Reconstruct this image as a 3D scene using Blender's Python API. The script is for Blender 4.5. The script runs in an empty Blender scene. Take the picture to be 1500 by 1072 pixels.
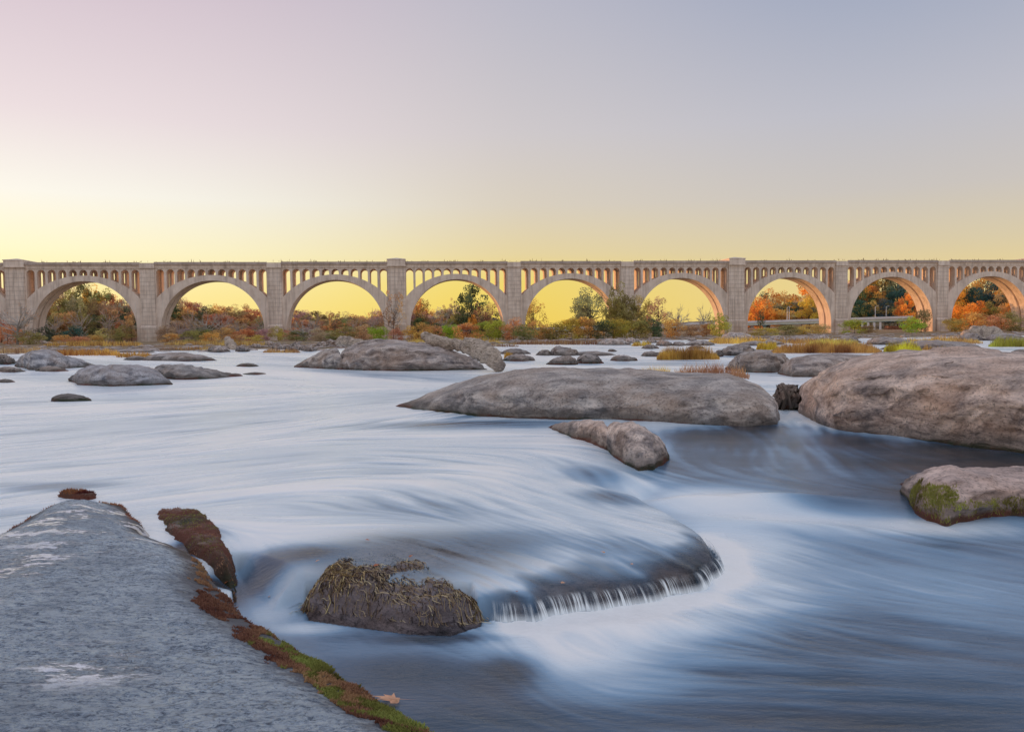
import bpy, math, random
import numpy as np
from mathutils import Vector, Matrix

# ------------------------------------------------------------------ camera, sky, sun
scene = bpy.context.scene
COL = scene.collection
FPX, CX, CY, HOR = 1140.0, 750.0, 536.0, 484.0
CAMZ = 2.4
PITCH = math.atan((CY - HOR) / FPX)
ROLL = math.radians(0.65)
F = np.array([0, math.cos(PITCH), -math.sin(PITCH)])
R0 = np.array([1.0, 0, 0]); U0 = np.array([0, math.sin(PITCH), math.cos(PITCH)])
RR = math.cos(ROLL) * R0 - math.sin(ROLL) * U0
UU = math.cos(ROLL) * U0 + math.sin(ROLL) * R0
cam_d = bpy.data.cameras.new('camera'); cam = bpy.data.objects.new('camera', cam_d); COL.objects.link(cam)
cam_d.sensor_width = 36; cam_d.lens = 36 * FPX / 1500; cam_d.clip_start = 0.1; cam_d.clip_end = 20000
M = Matrix.Identity(4)
for i in range(3):
    M[i][0] = RR[i]; M[i][1] = UU[i]; M[i][2] = -F[i]
M[0][3], M[1][3], M[2][3] = 0, 0, CAMZ
cam.matrix_world = M
scene.camera = cam
scene.render.resolution_x, scene.render.resolution_y = 1024, 731
scene.view_settings.view_transform = 'Standard'
scene.view_settings.look = 'None'
scene.view_settings.gamma = 1
scene.view_settings.exposure = 0.28
scene.view_settings.use_curve_mapping = False
scene.render.engine = 'CYCLES'

SUN_AZ, SUN_EL = math.radians(-46), math.radians(3.2)     # azimuth from +Y, minus = left
SUND = (math.sin(SUN_AZ) * math.cos(SUN_EL), math.cos(SUN_AZ) * math.cos(SUN_EL), math.sin(SUN_EL))
sl = bpy.data.lights.new('sun', 'SUN'); sl.energy = 3.2; sl.angle = math.radians(1.0); sl.color = (1.0, 0.47, 0.17)
so = bpy.data.objects.new('sun', sl); COL.objects.link(so)
so.rotation_euler = Vector(SUND).to_track_quat('Z', 'Y').to_euler()

def srgb(r, g, b):
    f = lambda c: (c / 255) / 12.92 if c / 255 <= 0.04045 else ((c / 255 + 0.055) / 1.055) ** 2.4
    return (f(r), f(g), f(b), 1)

class NT:
    def __init__(s, tree): s.t = tree; s.n = tree.nodes; s.l = tree.links
    def node(s, typ, **kw):
        n = s.n.new(typ)
        for k, v in kw.items():
            if k == 'ins':
                for kk, vv in v.items():
                    if hasattr(vv, 'is_output'): s.l.new(vv, n.inputs[kk])
                    else: n.inputs[kk].default_value = vv
            else: setattr(n, k, v)
        return n
    def math(s, op, a, b=0.0, c=None, clamp=False):
        n = s.n.new('ShaderNodeMath'); n.operation = op; n.use_clamp = clamp
        for i, v in enumerate((a, b, c)):
            if v is None: continue
            if hasattr(v, 'is_output'): s.l.new(v, n.inputs[i])
            else: n.inputs[i].default_value = v
        return n.outputs[0]
    def mix(s, f, a, b, mode='MIX'):
        n = s.n.new('ShaderNodeMix'); n.data_type = 'RGBA'; n.blend_type = mode
        for k, v in ((0, f), (6, a), (7, b)):
            if hasattr(v, 'is_output'): s.l.new(v, n.inputs[k])
            else: n.inputs[k].default_value = (v, v, v, 1) if (k and not hasattr(v, '__len__')) else v
        return n.outputs[2]
    def ramp(s, f, pts, interp='LINEAR'):
        n = s.n.new('ShaderNodeValToRGB'); n.color_ramp.interpolation = interp
        e = n.color_ramp.elements
        while len(e) < len(pts): e.new(0.5)
        for el, (p, c) in zip(e, pts):
            el.position = p; el.color = c if hasattr(c, '__len__') else (c, c, c, 1)
        s.l.new(f, n.inputs[0]); return n.outputs[0]
    def noise(s, vec, scale, detail=4, rough=0.55, dist=0.0):
        n = s.n.new('ShaderNodeTexNoise'); s.l.new(vec, n.inputs['Vector'])
        n.inputs['Scale'].default_value = scale; n.inputs['Detail'].default_value = detail
        n.inputs['Roughness'].default_value = rough; n.inputs['Distortion'].default_value = dist
        return n.outputs['Fac']
    def mapping(s, vec, scale=(1, 1, 1), loc=(0, 0, 0), rot=(0, 0, 0)):
        n = s.n.new('ShaderNodeMapping'); s.l.new(vec, n.inputs[0])
        n.inputs['Scale'].default_value = scale; n.inputs['Location'].default_value = loc; n.inputs['Rotation'].default_value = rot
        return n.outputs[0]
    def maprange(s, v, a, b, c, d, smooth=False):
        n = s.n.new('ShaderNodeMapRange'); s.l.new(v, n.inputs[0])
        n.inputs[1].default_value = a; n.inputs[2].default_value = b; n.inputs[3].default_value = c; n.inputs[4].default_value = d
        if smooth: n.interpolation_type = 'SMOOTHSTEP'
        return n.outputs[0]

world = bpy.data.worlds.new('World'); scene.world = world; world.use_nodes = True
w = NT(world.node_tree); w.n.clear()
tc = w.node('ShaderNodeTexCoord').outputs['Generated']
sep = w.node('ShaderNodeSeparateXYZ', ins={0: tc})
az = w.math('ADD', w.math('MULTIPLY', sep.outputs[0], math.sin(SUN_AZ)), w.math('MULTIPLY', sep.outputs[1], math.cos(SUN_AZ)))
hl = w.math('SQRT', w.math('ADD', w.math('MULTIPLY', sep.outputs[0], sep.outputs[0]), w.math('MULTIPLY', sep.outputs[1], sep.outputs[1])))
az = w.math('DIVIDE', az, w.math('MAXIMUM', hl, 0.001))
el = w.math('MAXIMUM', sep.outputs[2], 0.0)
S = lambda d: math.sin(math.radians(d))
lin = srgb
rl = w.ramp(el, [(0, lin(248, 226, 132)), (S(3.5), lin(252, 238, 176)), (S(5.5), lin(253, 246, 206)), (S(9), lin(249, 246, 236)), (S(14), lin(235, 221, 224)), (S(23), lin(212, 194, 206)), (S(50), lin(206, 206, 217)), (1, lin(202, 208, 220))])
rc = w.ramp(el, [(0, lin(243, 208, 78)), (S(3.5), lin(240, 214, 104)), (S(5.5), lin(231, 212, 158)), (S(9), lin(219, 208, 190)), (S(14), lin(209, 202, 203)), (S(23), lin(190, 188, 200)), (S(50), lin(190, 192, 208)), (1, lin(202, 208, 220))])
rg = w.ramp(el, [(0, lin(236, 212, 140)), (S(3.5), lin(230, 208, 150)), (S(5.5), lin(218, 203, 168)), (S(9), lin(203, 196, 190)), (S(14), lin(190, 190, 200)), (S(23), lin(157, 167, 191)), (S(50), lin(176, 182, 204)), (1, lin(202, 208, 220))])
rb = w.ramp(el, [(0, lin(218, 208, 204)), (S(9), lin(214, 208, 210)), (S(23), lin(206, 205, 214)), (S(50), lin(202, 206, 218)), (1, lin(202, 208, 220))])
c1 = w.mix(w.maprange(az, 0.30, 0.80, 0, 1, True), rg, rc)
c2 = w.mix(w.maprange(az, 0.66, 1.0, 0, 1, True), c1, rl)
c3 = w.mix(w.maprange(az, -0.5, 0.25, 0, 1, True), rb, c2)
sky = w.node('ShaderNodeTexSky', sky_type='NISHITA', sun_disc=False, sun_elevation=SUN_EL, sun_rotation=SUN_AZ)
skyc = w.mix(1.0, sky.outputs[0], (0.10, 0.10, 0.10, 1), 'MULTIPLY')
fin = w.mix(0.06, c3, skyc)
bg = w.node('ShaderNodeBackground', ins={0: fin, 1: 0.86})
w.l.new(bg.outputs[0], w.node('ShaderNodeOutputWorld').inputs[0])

# ------------------------------------------------------------------ helpers
def ray(px, py):
    px = np.asarray(px, float); py = np.asarray(py, float)
    return (F[None] + RR[None] * ((px - CX) / FPX).reshape(-1, 1) + UU[None] * ((CY - py) / FPX).reshape(-1, 1))
def at(px, py, Y):
    d = ray(px, py); t = np.asarray(Y, float).reshape(-1) / d[:, 1]
    return d * t[:, None] + np.array([0, 0, CAMZ])
def atz(px, py, z):
    d = ray(px, py); t = (np.asarray(z, float).reshape(-1) - CAMZ) / d[:, 2]
    return d * t[:, None] + np.array([0, 0, CAMZ])
def proj(P):
    q = P - np.array([0, 0, CAMZ]); z = q @ F
    return CX + FPX * (q @ RR) / z, CY - FPX * (q @ UU) / z

def link(name, me, mat=None, parent=None, loc=None):
    o = bpy.data.objects.new(name, me); COL.objects.link(o)
    if me is not None and mat is not None and not me.materials: me.materials.append(mat)
    if parent is not None: o.parent = parent
    if loc is not None: o.location = loc
    return o
def tag(o, label=None, cat=None, group=None, kind=None):
    for k, v in (('label', label), ('category', cat), ('group', group), ('kind', kind)):
        if v: o[k] = v
    return o
def mesh(name, V, Fc, smooth=False):
    V = np.asarray(V, dtype=np.float32); me = bpy.data.meshes.new(name)
    if isinstance(Fc, np.ndarray):
        n = Fc.shape[1]; m = len(Fc)
        me.vertices.add(len(V)); me.vertices.foreach_set('co', V.ravel())
        me.loops.add(m * n); me.loops.foreach_set('vertex_index', Fc.astype(np.int32).ravel())
        me.polygons.add(m); me.polygons.foreach_set('loop_start', np.arange(0, m * n, n, dtype=np.int32))
        me.update(calc_edges=True)
    else:
        me.from_pydata([tuple(v) for v in V], [], Fc); me.update()
    if smooth: me.polygons.foreach_set('use_smooth', np.ones(len(me.polygons), bool))
    return me
def fattr(me, name, arr):
    a = me.attributes.new(name, 'FLOAT', 'POINT'); a.data.foreach_set('value', np.asarray(arr, np.float32))
def gridfaces(r, c, wrap=False):
    i = np.arange(r - 1)[:, None]; j = np.arange(c if wrap else c - 1)[None]
    j2 = (j + 1) % c
    a = i * c + j; b = i * c + j2; d = (i + 1) * c + j; e = (i + 1) * c + j2
    return np.stack([a, b, e, d], -1).reshape(-1, 4)

_rt = np.random.RandomState(7).rand(64, 64, 64).astype(np.float32)
def vnoise3(P):
    i = np.floor(P).astype(int); f = P - i; f = f * f * (3 - 2 * f); i &= 63; j = (i + 1) & 63
    x0, y0, z0 = i.T; x1, y1, z1 = j.T; fx, fy, fz = f.T
    l = lambda a, b, t: a + (b - a) * t
    return l(l(l(_rt[x0, y0, z0], _rt[x1, y0, z0], fx), l(_rt[x0, y1, z0], _rt[x1, y1, z0], fx), fy),
             l(l(_rt[x0, y0, z1], _rt[x1, y0, z1], fx), l(_rt[x0, y1, z1], _rt[x1, y1, z1], fx), fy), fz) * 2 - 1
def fbm(P, scale=1.0, oct=4, gain=0.5, seed=0):
    P = np.asarray(P) * scale + seed * 7.31; a = 1; s = 0
    for k in range(oct):
        s = s + a * vnoise3(P); P = P * 2.03 + 11.7; a *= gain
    return s
_r2 = np.random.RandomState(3).rand(256, 256).astype(np.float32) * 2 - 1
def vnoise2(x, y):
    ix = np.floor(x).astype(int); iy = np.floor(y).astype(int); fx = x - ix; fy = y - iy
    fx = fx * fx * (3 - 2 * fx); fy = fy * fy * (3 - 2 * fy)
    a, b, c, d = ix & 255, (ix + 1) & 255, iy & 255, (iy + 1) & 255
    return (_r2[a, c] * (1 - fx) + _r2[b, c] * fx) * (1 - fy) + (_r2[a, d] * (1 - fx) + _r2[b, d] * fx) * fy
def sstep(a, b, x):
    t = np.clip((x - a) / (b - a), 0, 1); return t * t * (3 - 2 * t)

def box_data(x0, x1, y0, y1, z0, z1):
    V = [(x, y, z) for x in (x0, x1) for y in (y0, y1) for z in (z0, z1)]
    Fc = [(0, 1, 3, 2), (4, 6, 7, 5), (0, 4, 5, 1), (2, 3, 7, 6), (0, 2, 6, 4), (1, 5, 7, 3)]
    return V, Fc
class MB:
    def __init__(s): s.V = []; s.F = []
    def add(s, V, Fc):
        o = len(s.V); s.V += [tuple(v) for v in V]; s.F += [tuple(int(i) + o for i in f) for f in Fc]; return s
    def box(s, *a): return s.add(*box_data(*a))
    def tube(s, pts, rad, n=6, cap=True):
        pts = [Vector(p) for p in pts]; o = len(s.V)
        for i, p in enumerate(pts):
            d = (pts[min(i + 1, len(pts) - 1)] - pts[max(i - 1, 0)]).normalized()
            a = d.cross(Vector((0.13, 0.21, 0.97))); a = a.normalized() if a.length > 1e-3 else Vector((1, 0, 0)); b = d.cross(a)
            r = rad[i] if hasattr(rad, '__len__') else rad
            for k in range(n):
                t = 2 * math.pi * k / n; s.V.append(tuple(p + (a * math.cos(t) + b * math.sin(t)) * r))
        for i in range(len(pts) - 1):
            for k in range(n):
                s.F.append((o + i * n + k, o + i * n + (k + 1) % n, o + (i + 1) * n + (k + 1) % n, o + (i + 1) * n + k))
        if cap:
            s.F.append(tuple(o + k for k in range(n))[::-1]); s.F.append(tuple(o + (len(pts) - 1) * n + k for k in range(n)))
        return s
    def build(s, name, mat=None, parent=None, smooth=False):
        return link(name, mesh(name, s.V, s.F, smooth), mat, parent)

# ------------------------------------------------------------------ materials
def newmat(name):
    m = bpy.data.materials.new(name); m.use_nodes = True; t = NT(m.node_tree); t.n.clear()
    out = t.node('ShaderNodeOutputMaterial'); return m, t, out
def principled(t, out, **kw):
    p = t.node('ShaderNodeBsdfPrincipled')
    for k, v in kw.items():
        k = k.replace('_', ' ')
        if hasattr(v, 'is_output'): t.l.new(v, p.inputs[k])
        else: p.inputs[k].default_value = v
    t.l.new(p.outputs[0], out.inputs[0]); return p
def bump(t, h, strength, dist):
    b = t.node('ShaderNodeBump', ins={'Height': h, 'Strength': strength, 'Distance': dist}); return b.outputs[0]

def mat_concrete(name, tint=(1, 1, 1), grid=True):
    m, t, out = newmat(name)
    pos = t.node('ShaderNodeTexCoord').outputs['Object']
    geo = t.node('ShaderNodeNewGeometry')
    n1 = t.noise(pos, 0.35, 5, 0.6); n2 = t.noise(t.mapping(pos, (1.2, 1.2, 0.12)), 1.0, 5, 0.65); n3 = t.noise(pos, 3, 4)
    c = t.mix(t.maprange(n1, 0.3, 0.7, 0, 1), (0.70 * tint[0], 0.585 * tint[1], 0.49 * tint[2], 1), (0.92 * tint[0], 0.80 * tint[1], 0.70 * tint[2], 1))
    c = t.mix(t.maprange(n2, 0.48, 0.70, 0, 0.45), c, (0.25, 0.205, 0.185, 1)); c = t.mix(t.maprange(t.noise(t.mapping(pos, (0.5, 0.5, 0.05)), 1.0, 6, 0.7), 0.52, 0.66, 0, 0.42), c, (0.30, 0.235, 0.19, 1))
    c = t.mix(t.maprange(n2, 0.45, 0.28, 0, 0.5), c, (0.72, 0.68, 0.66, 1))
    zz = t.node('ShaderNodeSeparateXYZ', ins={0: geo.outputs['Position']}).outputs[2]
    low = t.math('MULTIPLY', t.maprange(zz, 8.5, 1, 0, 1), t.maprange(n1, 0.4, 0.62, 0, 1))
    c = t.mix(t.math('MULTIPLY', low, 0.7), c, (0.40, 0.23, 0.13, 1))
    h = t.math('MULTIPLY', n3, 0.3)
    if grid:
        sp = t.node('ShaderNodeSeparateXYZ', ins={0: pos})
        def line(v, pitch, wd):
            f = t.math('FRACT', t.math('DIVIDE', v, pitch)); f = t.math('ABSOLUTE', t.math('SUBTRACT', f, 0.5))
            return t.math('GREATER_THAN', f, 0.5 - wd / pitch)
        g = t.math('MAXIMUM', line(sp.outputs[2], 1.35, 0.07), line(sp.outputs[0], 1.38, 0.05))
        c = t.mix(t.math('MULTIPLY', g, 0.38), c, (0.2, 0.17, 0.155, 1))
        h = t.math('SUBTRACT', h, g)
    principled(t, out, Base_Color=c, Roughness=0.9, Normal=bump(t, h, 0.6, 0.06)); return m
CONC = mat_concrete('concrete'); CONCP = mat_concrete('concrete_plain', grid=False)
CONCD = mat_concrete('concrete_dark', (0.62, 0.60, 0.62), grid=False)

def mat_rock(name, mode='boulder'):
    m, t, out = newmat(name)
    geo = t.node('ShaderNodeNewGeometry'); pos = geo.outputs['Position']
    oi = t.node('ShaderNodeObjectInfo')
    strm = t.mapping(pos, (1, 1.6, 3.2), rot=(0.1, 0.12, 0.15))
    n0 = t.noise(pos, 0.7, 5, 0.6); n1 = t.noise(strm, 1.1, 8, 0.66, 0.5); n2 = t.noise(pos, 16, 6, 0.7); n3 = t.noise(pos, 70, 3, 0.7)
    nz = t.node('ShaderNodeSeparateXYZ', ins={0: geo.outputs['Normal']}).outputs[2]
    z = t.node('ShaderNodeSeparateXYZ', ins={0: pos}).outputs[2]
    c = t.ramp(n1, [(0.33, (0.055, 0.05, 0.054, 1)), (0.42, (0.20, 0.18, 0.18, 1)), (0.51, (0.42, 0.375, 0.355, 1)), (0.61, (0.72, 0.645, 0.59, 1))])
    c = t.mix(t.maprange(n0, 0.42, 0.62, 0, 0.6), c, (0.48, 0.34, 0.25, 1))
    c = t.mix(t.maprange(n0, 0.45, 0.3, 0, 0.6), c, (0.16, 0.165, 0.185, 1))
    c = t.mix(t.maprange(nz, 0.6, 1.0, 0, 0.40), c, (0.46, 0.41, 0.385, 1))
    pale = t.math('MULTIPLY', t.maprange(t.noise(strm, 0.55, 7, 0.7), 0.53, 0.62, 0, 1), t.maprange(n2, 0.35, 0.6, 0, 1))
    c = t.mix(t.math('MULTIPLY', pale, 0.75), c, (0.74, 0.68, 0.65, 1))
    sp = t.maprange(n2, 0.5, 0.66, 0, 0.72)
    c = t.mix(sp, c, (0.055, 0.047, 0.043, 1))
    c = t.mix(t.maprange(n2, 0.42, 0.3, 0, 0.45), c, (0.55, 0.48, 0.44, 1))
    crk = t.node('ShaderNodeTexNoise'); t.l.new(t.mapping(pos, (1, 1, 2.6), rot=(0, 0.25, 0.3)), crk.inputs['Vector']); crk.inputs['Scale'].default_value = 0.5; crk.inputs['Detail'].default_value = 5; crk.inputs['Distortion'].default_value = 0.8
    cl = t.math('ABSOLUTE', t.math('SUBTRACT', crk.outputs[0], 0.5)); cl = t.maprange(cl, 0.0, 0.012, 1, 0)
    c = t.mix(t.math('MULTIPLY', cl, 0.22), c, (0.05, 0.042, 0.038, 1))
    c = t.mix(1.0, c, oi.outputs['Color'], 'MULTIPLY')
    # waterline growth: dark wet band, rusty algae
    if mode == 'boulder':
        lvl = t.node('ShaderNodeAttribute', attribute_name='above').outputs['Fac']
        lvn = t.math('ADD', lvl, t.math('MULTIPLY', t.math('SUBTRACT', n1, 0.5), 0.22))
        c = t.mix(t.maprange(lvn, 0.42, 0.08, 0, 0.68, True), c, (0.085, 0.075, 0.065, 1))
        c = t.mix(t.maprange(lvn, 0.10, 0.02, 0, 0.95, True), c, t.mix(t.maprange(n0, 0.42, 0.58, 0, 1), (0.028, 0.035, 0.014, 1), (0.13, 0.035, 0.018, 1)))
    h = t.math('ADD', t.math('ADD', t.math('MULTIPLY', n1, 1.0), t.math('MULTIPLY', n2, 0.28)), t.math('ADD', t.math('MULTIPLY', n3, 0.10), t.math('MULTIPLY', cl, -0.15)))
    principled(t, out, Base_Color=c, Roughness=0.82 if mode != 'wet' else 0.28, Normal=bump(t, h, 0.9, 0.09 if mode != 'wet' else 0.10)); return m
ROCK = mat_rock('rock'); WROCK = mat_rock('wet_rock', 'wet')

def mat_nearrock():
    m, t, out = newmat('near_granite')
    geo = t.node('ShaderNodeNewGeometry'); pos = geo.outputs['Position']
    st = t.mapping(pos, (1.0, 1.9, 1.0), rot=(0, 0, -0.25))
    n0 = t.noise(pos, 0.8, 4, 0.6); n1 = t.noise(st, 5.5, 8, 0.72, 0.4); n2 = t.noise(st, 17, 9, 0.8, 0.6); n3 = t.noise(pos, 40, 5, 0.8)
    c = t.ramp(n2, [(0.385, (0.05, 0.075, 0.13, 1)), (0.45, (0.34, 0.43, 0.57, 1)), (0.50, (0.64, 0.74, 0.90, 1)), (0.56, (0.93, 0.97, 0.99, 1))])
    c = t.mix(t.maprange(n3, 0.54, 0.66, 0, 0.6), c, (0.62, 0.52, 0.46, 1))
    c = t.mix(t.maprange(n3, 0.46, 0.36, 0, 0.75), c, (0.07, 0.085, 0.12, 1)); vn = t.math('ABSOLUTE', t.math('SUBTRACT', t.noise(t.mapping(pos, (0.7, 1.6, 1), rot=(0, 0, -0.3)), 0.9, 5, 0.6, 0.6), 0.5)); c = t.mix(t.maprange(vn, 0.0, 0.008, 0.55, 0), c, (0.06, 0.06, 0.075, 1))
    c = t.mix(t.maprange(n1, 0.52, 0.40, 0, 0.30), c, (0.22, 0.25, 0.33, 1)); c = t.mix(t.maprange(n1, 0.51, 0.60, 0, 0.6), c, (0.86, 0.90, 0.96, 1))
    c = t.mix(t.math('MULTIPLY', t.maprange(n0, 0.52, 0.66, 0, 0.3), t.maprange(n1, 0.45, 0.6, 0, 1)), c, (0.48, 0.44, 0.43, 1))
    edge = t.node('ShaderNodeAttribute', attribute_name='edge').outputs['Fac']
    en = t.math('ADD', edge, t.math('MULTIPLY', t.math('SUBTRACT', n1, 0.5), 0.30))
    c = t.mix(t.maprange(en, 0.40, 0.20, 0, 0.92, True), c, t.mix(n3, (0.05, 0.028, 0.015, 1), (0.13, 0.07, 0.04, 1)))
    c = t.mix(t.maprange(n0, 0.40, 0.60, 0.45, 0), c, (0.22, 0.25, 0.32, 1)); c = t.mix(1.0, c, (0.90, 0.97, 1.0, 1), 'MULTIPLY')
    wet = t.math('MULTIPLY', t.maprange(t.noise(t.mapping(pos, (0.8, 2.2, 1.0), rot=(0, 0, -0.25)), 1.3, 9, 0.78), 0.515, 0.545, 0, 1), t.node('ShaderNodeAttribute', attribute_name='wet').outputs['Fac'])
    rough = t.maprange(wet, 0, 1, 0.7, 0.14)
    c = t.mix(t.math('MULTIPLY', wet, 0.6), c, (0.78, 0.78, 0.84, 1))  # puddles also get their pale sky reflection painted into the base colour
    h = t.math('ADD', t.math('MULTIPLY', n1, 1.1), t.math('ADD', t.math('MULTIPLY', n2, 0.6), t.math('MULTIPLY', n3, 0.35)))
    h = t.mix(wet, h, 0.75)
    principled(t, out, Base_Color=c, Roughness=rough, Normal=bump(t, h, 1.0, 0.06)); return m
NROCK = mat_nearrock()

def mat_moss(name, a, b, c3):
    m, t, out = newmat(name)
    pos = t.node('ShaderNodeNewGeometry').outputs['Position']
    n = t.noise(pos, 3.0, 5, 0.6); n2 = t.noise(pos, 25, 3)
    c = t.ramp(n, [(0.36, a), (0.5, b), (0.62, c3)])
    c = t.mix(t.maprange(n2, 0.4, 0.7, 0, 0.6), c, (0.03, 0.02, 0.01, 1))
    principled(t, out, Base_Color=c, Roughness=0.9, Normal=bump(t, n2, 0.8, 0.03)); return m

def mat_foliage(name, trans=0.45):
    m, t, out = newmat(name)
    oi = t.node('ShaderNodeObjectInfo').outputs['Color']
    v = t.node('ShaderNodeAttribute', attribute_name='var').outputs['Fac']
    hs = t.node('ShaderNodeHueSaturation', ins={'Hue': t.maprange(v, 0, 1, 0.472, 0.53), 'Saturation': 0.98, 'Value': t.maprange(v, 0, 1, 0.4, 1.5), 'Color': oi})
    d = t.node('ShaderNodeBsdfDiffuse', ins={0: hs.outputs[0]}); tr = t.node('ShaderNodeBsdfTranslucent', ins={0: hs.outputs[0]})
    mx = t.node('ShaderNodeMixShader', ins={0: trans, 1: d.outputs[0], 2: tr.outputs[0]})
    t.l.new(mx.outputs[0], out.inputs[0]); return m
LEAF = mat_foliage('foliage'); BLADE = mat_foliage('blades', 0.3)
def mat_bark(name, col):
    m, t, out = newmat(name); pos = t.node('ShaderNodeTexCoord').outputs['Object']
    n = t.noise(t.mapping(pos, (4, 4, 0.8)), 1.2, 5, 0.65)
    c = t.mix(t.maprange(n, 0.35, 0.65, 0, 1), tuple(x * 0.5 for x in col) + (1,), tuple(col) + (1,))
    principled(t, out, Base_Color=c, Roughness=0.9, Normal=bump(t, n, 0.5, 0.1)); return m
BARK = mat_bark('bark', (0.16, 0.12, 0.095)); BARKP = mat_bark('pale_bark', (0.6, 0.56, 0.52))
def mat_wood():
    m, t, out = newmat('driftwood'); pos = t.node('ShaderNodeNewGeometry').outputs['Position']
    n = t.noise(t.mapping(pos, (1, 3, 6), rot=(0, 0.4, 0.2)), 2.5, 8, 0.7, 0.6); n2 = t.noise(pos, 1.2, 4)
    c = t.ramp(n, [(0.33, (0.05, 0.035, 0.028, 1)), (0.43, (0.34, 0.27, 0.21, 1)), (0.56, (0.66, 0.54, 0.44, 1)), (0.7, (0.82, 0.73, 0.65, 1))])
    c = t.mix(t.maprange(n2, 0.52, 0.62, 0, 0.6), c, (0.15, 0.12, 0.11, 1))
    principled(t, out, Base_Color=c, Roughness=0.9, Normal=bump(t, n, 1.0, 0.12)); return m
WOOD = mat_wood()
def mat_flat(name, col, rough=0.8, var=0.3, sc=4.0):
    m, t, out = newmat(name); pos = t.node('ShaderNodeTexCoord').outputs['Object']
    n = t.noise(pos, sc, 5, 0.6)
    c = t.mix(t.maprange(n, 0.3, 0.7, 0, 1), tuple(x * (1 - var) for x in col) + (1,), tuple(min(1, x * (1 + var)) for x in col) + (1,))
    principled(t, out, Base_Color=c, Roughness=rough); return m

# ------------------------------------------------------------------ water levels
LOW = -0.30
lip_px = [(345, 838), (372, 872), (400, 894), (440, 886), (520, 894), (600, 902), (660, 906), (712, 909), (780, 905), (850, 894), (930, 882), (1000, 866), (1040, 848),
          (1052, 828), (1030, 800), (985, 770), (940, 745), (935, 728), (1010, 712), (1120, 700), (1250, 690), (1400, 684), (1700, 690)]
fp_px = [(448, 862), (520, 866), (600, 874), (690, 872), (706, 900), (660, 914), (600, 911), (520, 901), (450, 891)]
lip = atz([p[0] for p in lip_px], [p[1] for p in lip_px], LOW)[:, :2]
def smoothline(P, n=6):
    out = []
    for i in range(len(P) - 1):
        p0, p1, p2, p3 = P[max(i - 1, 0)], P[i], P[i + 1], P[min(i + 2, len(P) - 1)]
        for t in np.arange(n) / n:
            out.append(0.5 * ((2 * p1) + (-p0 + p2) * t + (2 * p0 - 5 * p1 + 4 * p2 - p3) * t * t + (-p0 + 3 * p1 - 3 * p2 + p3) * t ** 3))
    out.append(P[-1]); return np.array(out)
lipc = smoothline(lip)
_k = np.arange(len(lipc)); _r = np.random.RandomState(12).normal(0, 1, len(lipc)); _r = np.convolve(_r, [.25, .5, .25], 'same'); _m = (lipc[:, 1] < 9.5)
lipc = lipc + np.stack([0.010 * _r, 0.045 * _r + 0.03 * np.sin(_k * 0.9)], 1) * _m[:, None]
lowpoly = np.vstack([lipc, [[40, 10.5], [40, -5], [-0.4, -5], [-0.8, 3.5], [-1.6, 5.0], [-2.6, 7.0]]])
def seg_dist(X, Y, P, closed=False):
    d = np.full(X.shape, 1e9); Q = np.vstack([P, P[:1]]) if closed else P
    for a, b in zip(Q[:-1], Q[1:]):
        e = b - a; L = max(e @ e, 1e-9); t = np.clip(((X - a[0]) * e[0] + (Y - a[1]) * e[1]) / L, 0, 1)
        d = np.minimum(d, np.hypot(X - a[0] - t * e[0], Y - a[1] - t * e[1]))
    return d
def inside(X, Y, P):
    r = np.zeros(X.shape, bool); n = len(P)
    for i in range(n):
        x1, y1 = P[i]; x2, y2 = P[(i + 1) % n]
        if y1 == y2: continue
        c = ((y1 > Y) != (y2 > Y)) & (X < (x2 - x1) * (Y - y1) / (y2 - y1) + x1); r ^= c
    return r
def lip_signed(X, Y):
    d = seg_dist(X, Y, lipc); return np.where(inside(X, Y, lowpoly), -d, d)
def water_base(X, Y):
    """returns z, signed distance from the lip (positive = upper pool)"""
    z = np.zeros(X.shape); d = np.full(X.shape, 30.0); near = (Y < 24) & (Y > 0)
    xs, ys = X[near], Y[near]; dd = lip_signed(xs, ys)
    far = sstep(9.9, 12.0, ys) * sstep(1.2, 2.6, xs) 
    chute = np.exp(-((xs + 2.7) ** 2 + (ys - 7.9) ** 2) / 0.5)
    w1 = 0.09 + 0.45 * chute
    prof = 0.52 * sstep(-0.02, 1, dd / w1 * 0.9) + 0.48 * (1 - np.exp(-np.maximum(dd, 0) / 0.5))
    proff = sstep(-3.6, 5.0, dd)
    prof = prof * (1 - far) + proff * far
    zz = LOW * (1 - prof)
    g = lambda x, y, rx, ry, a=0: np.exp(-(((xs - x) * math.cos(a) + (ys - y) * math.sin(a)) / rx) ** 2 - ((-(xs - x) * math.sin(a) + (ys - y) * math.cos(a)) / ry) ** 2)
    zz += -0.16 * g(1.9, 12.6, 0.9, 0.45, -0.35)                 # trough ahead of the drop
    zz += 0.13 * g(2.9, 11.6, 0.9, 0.35, 0.1) + 0.11 * g(4.4, 11.9, 1.1, 0.3, -0.1) - 0.06 * g(4.6, 11.1, 1.2, 0.3, -.1)
    zz += 0.08 * g(3.8, 10.3, 1.6, 0.35, -0.3) + 0.05 * g(5.5, 9.3, 1.5, 0.4, -0.2)
    zz += 0.04 * g(1.0, 6.9, 0.8, 0.25, 0.15)
    fpl = atz([p[0] for p in fp_px], [p[1] for p in fp_px], -0.2)[:, :2]; k = ys < 9; fd = np.where(inside(xs[k], ys[k], fpl), 1, -1) * seg_dist(xs[k], ys[k], fpl, True); zz[k] -= 0.22 * sstep(-0.02, 0.08, fd)
    z[near] = zz; d[near] = dd
    return z, d

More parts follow.
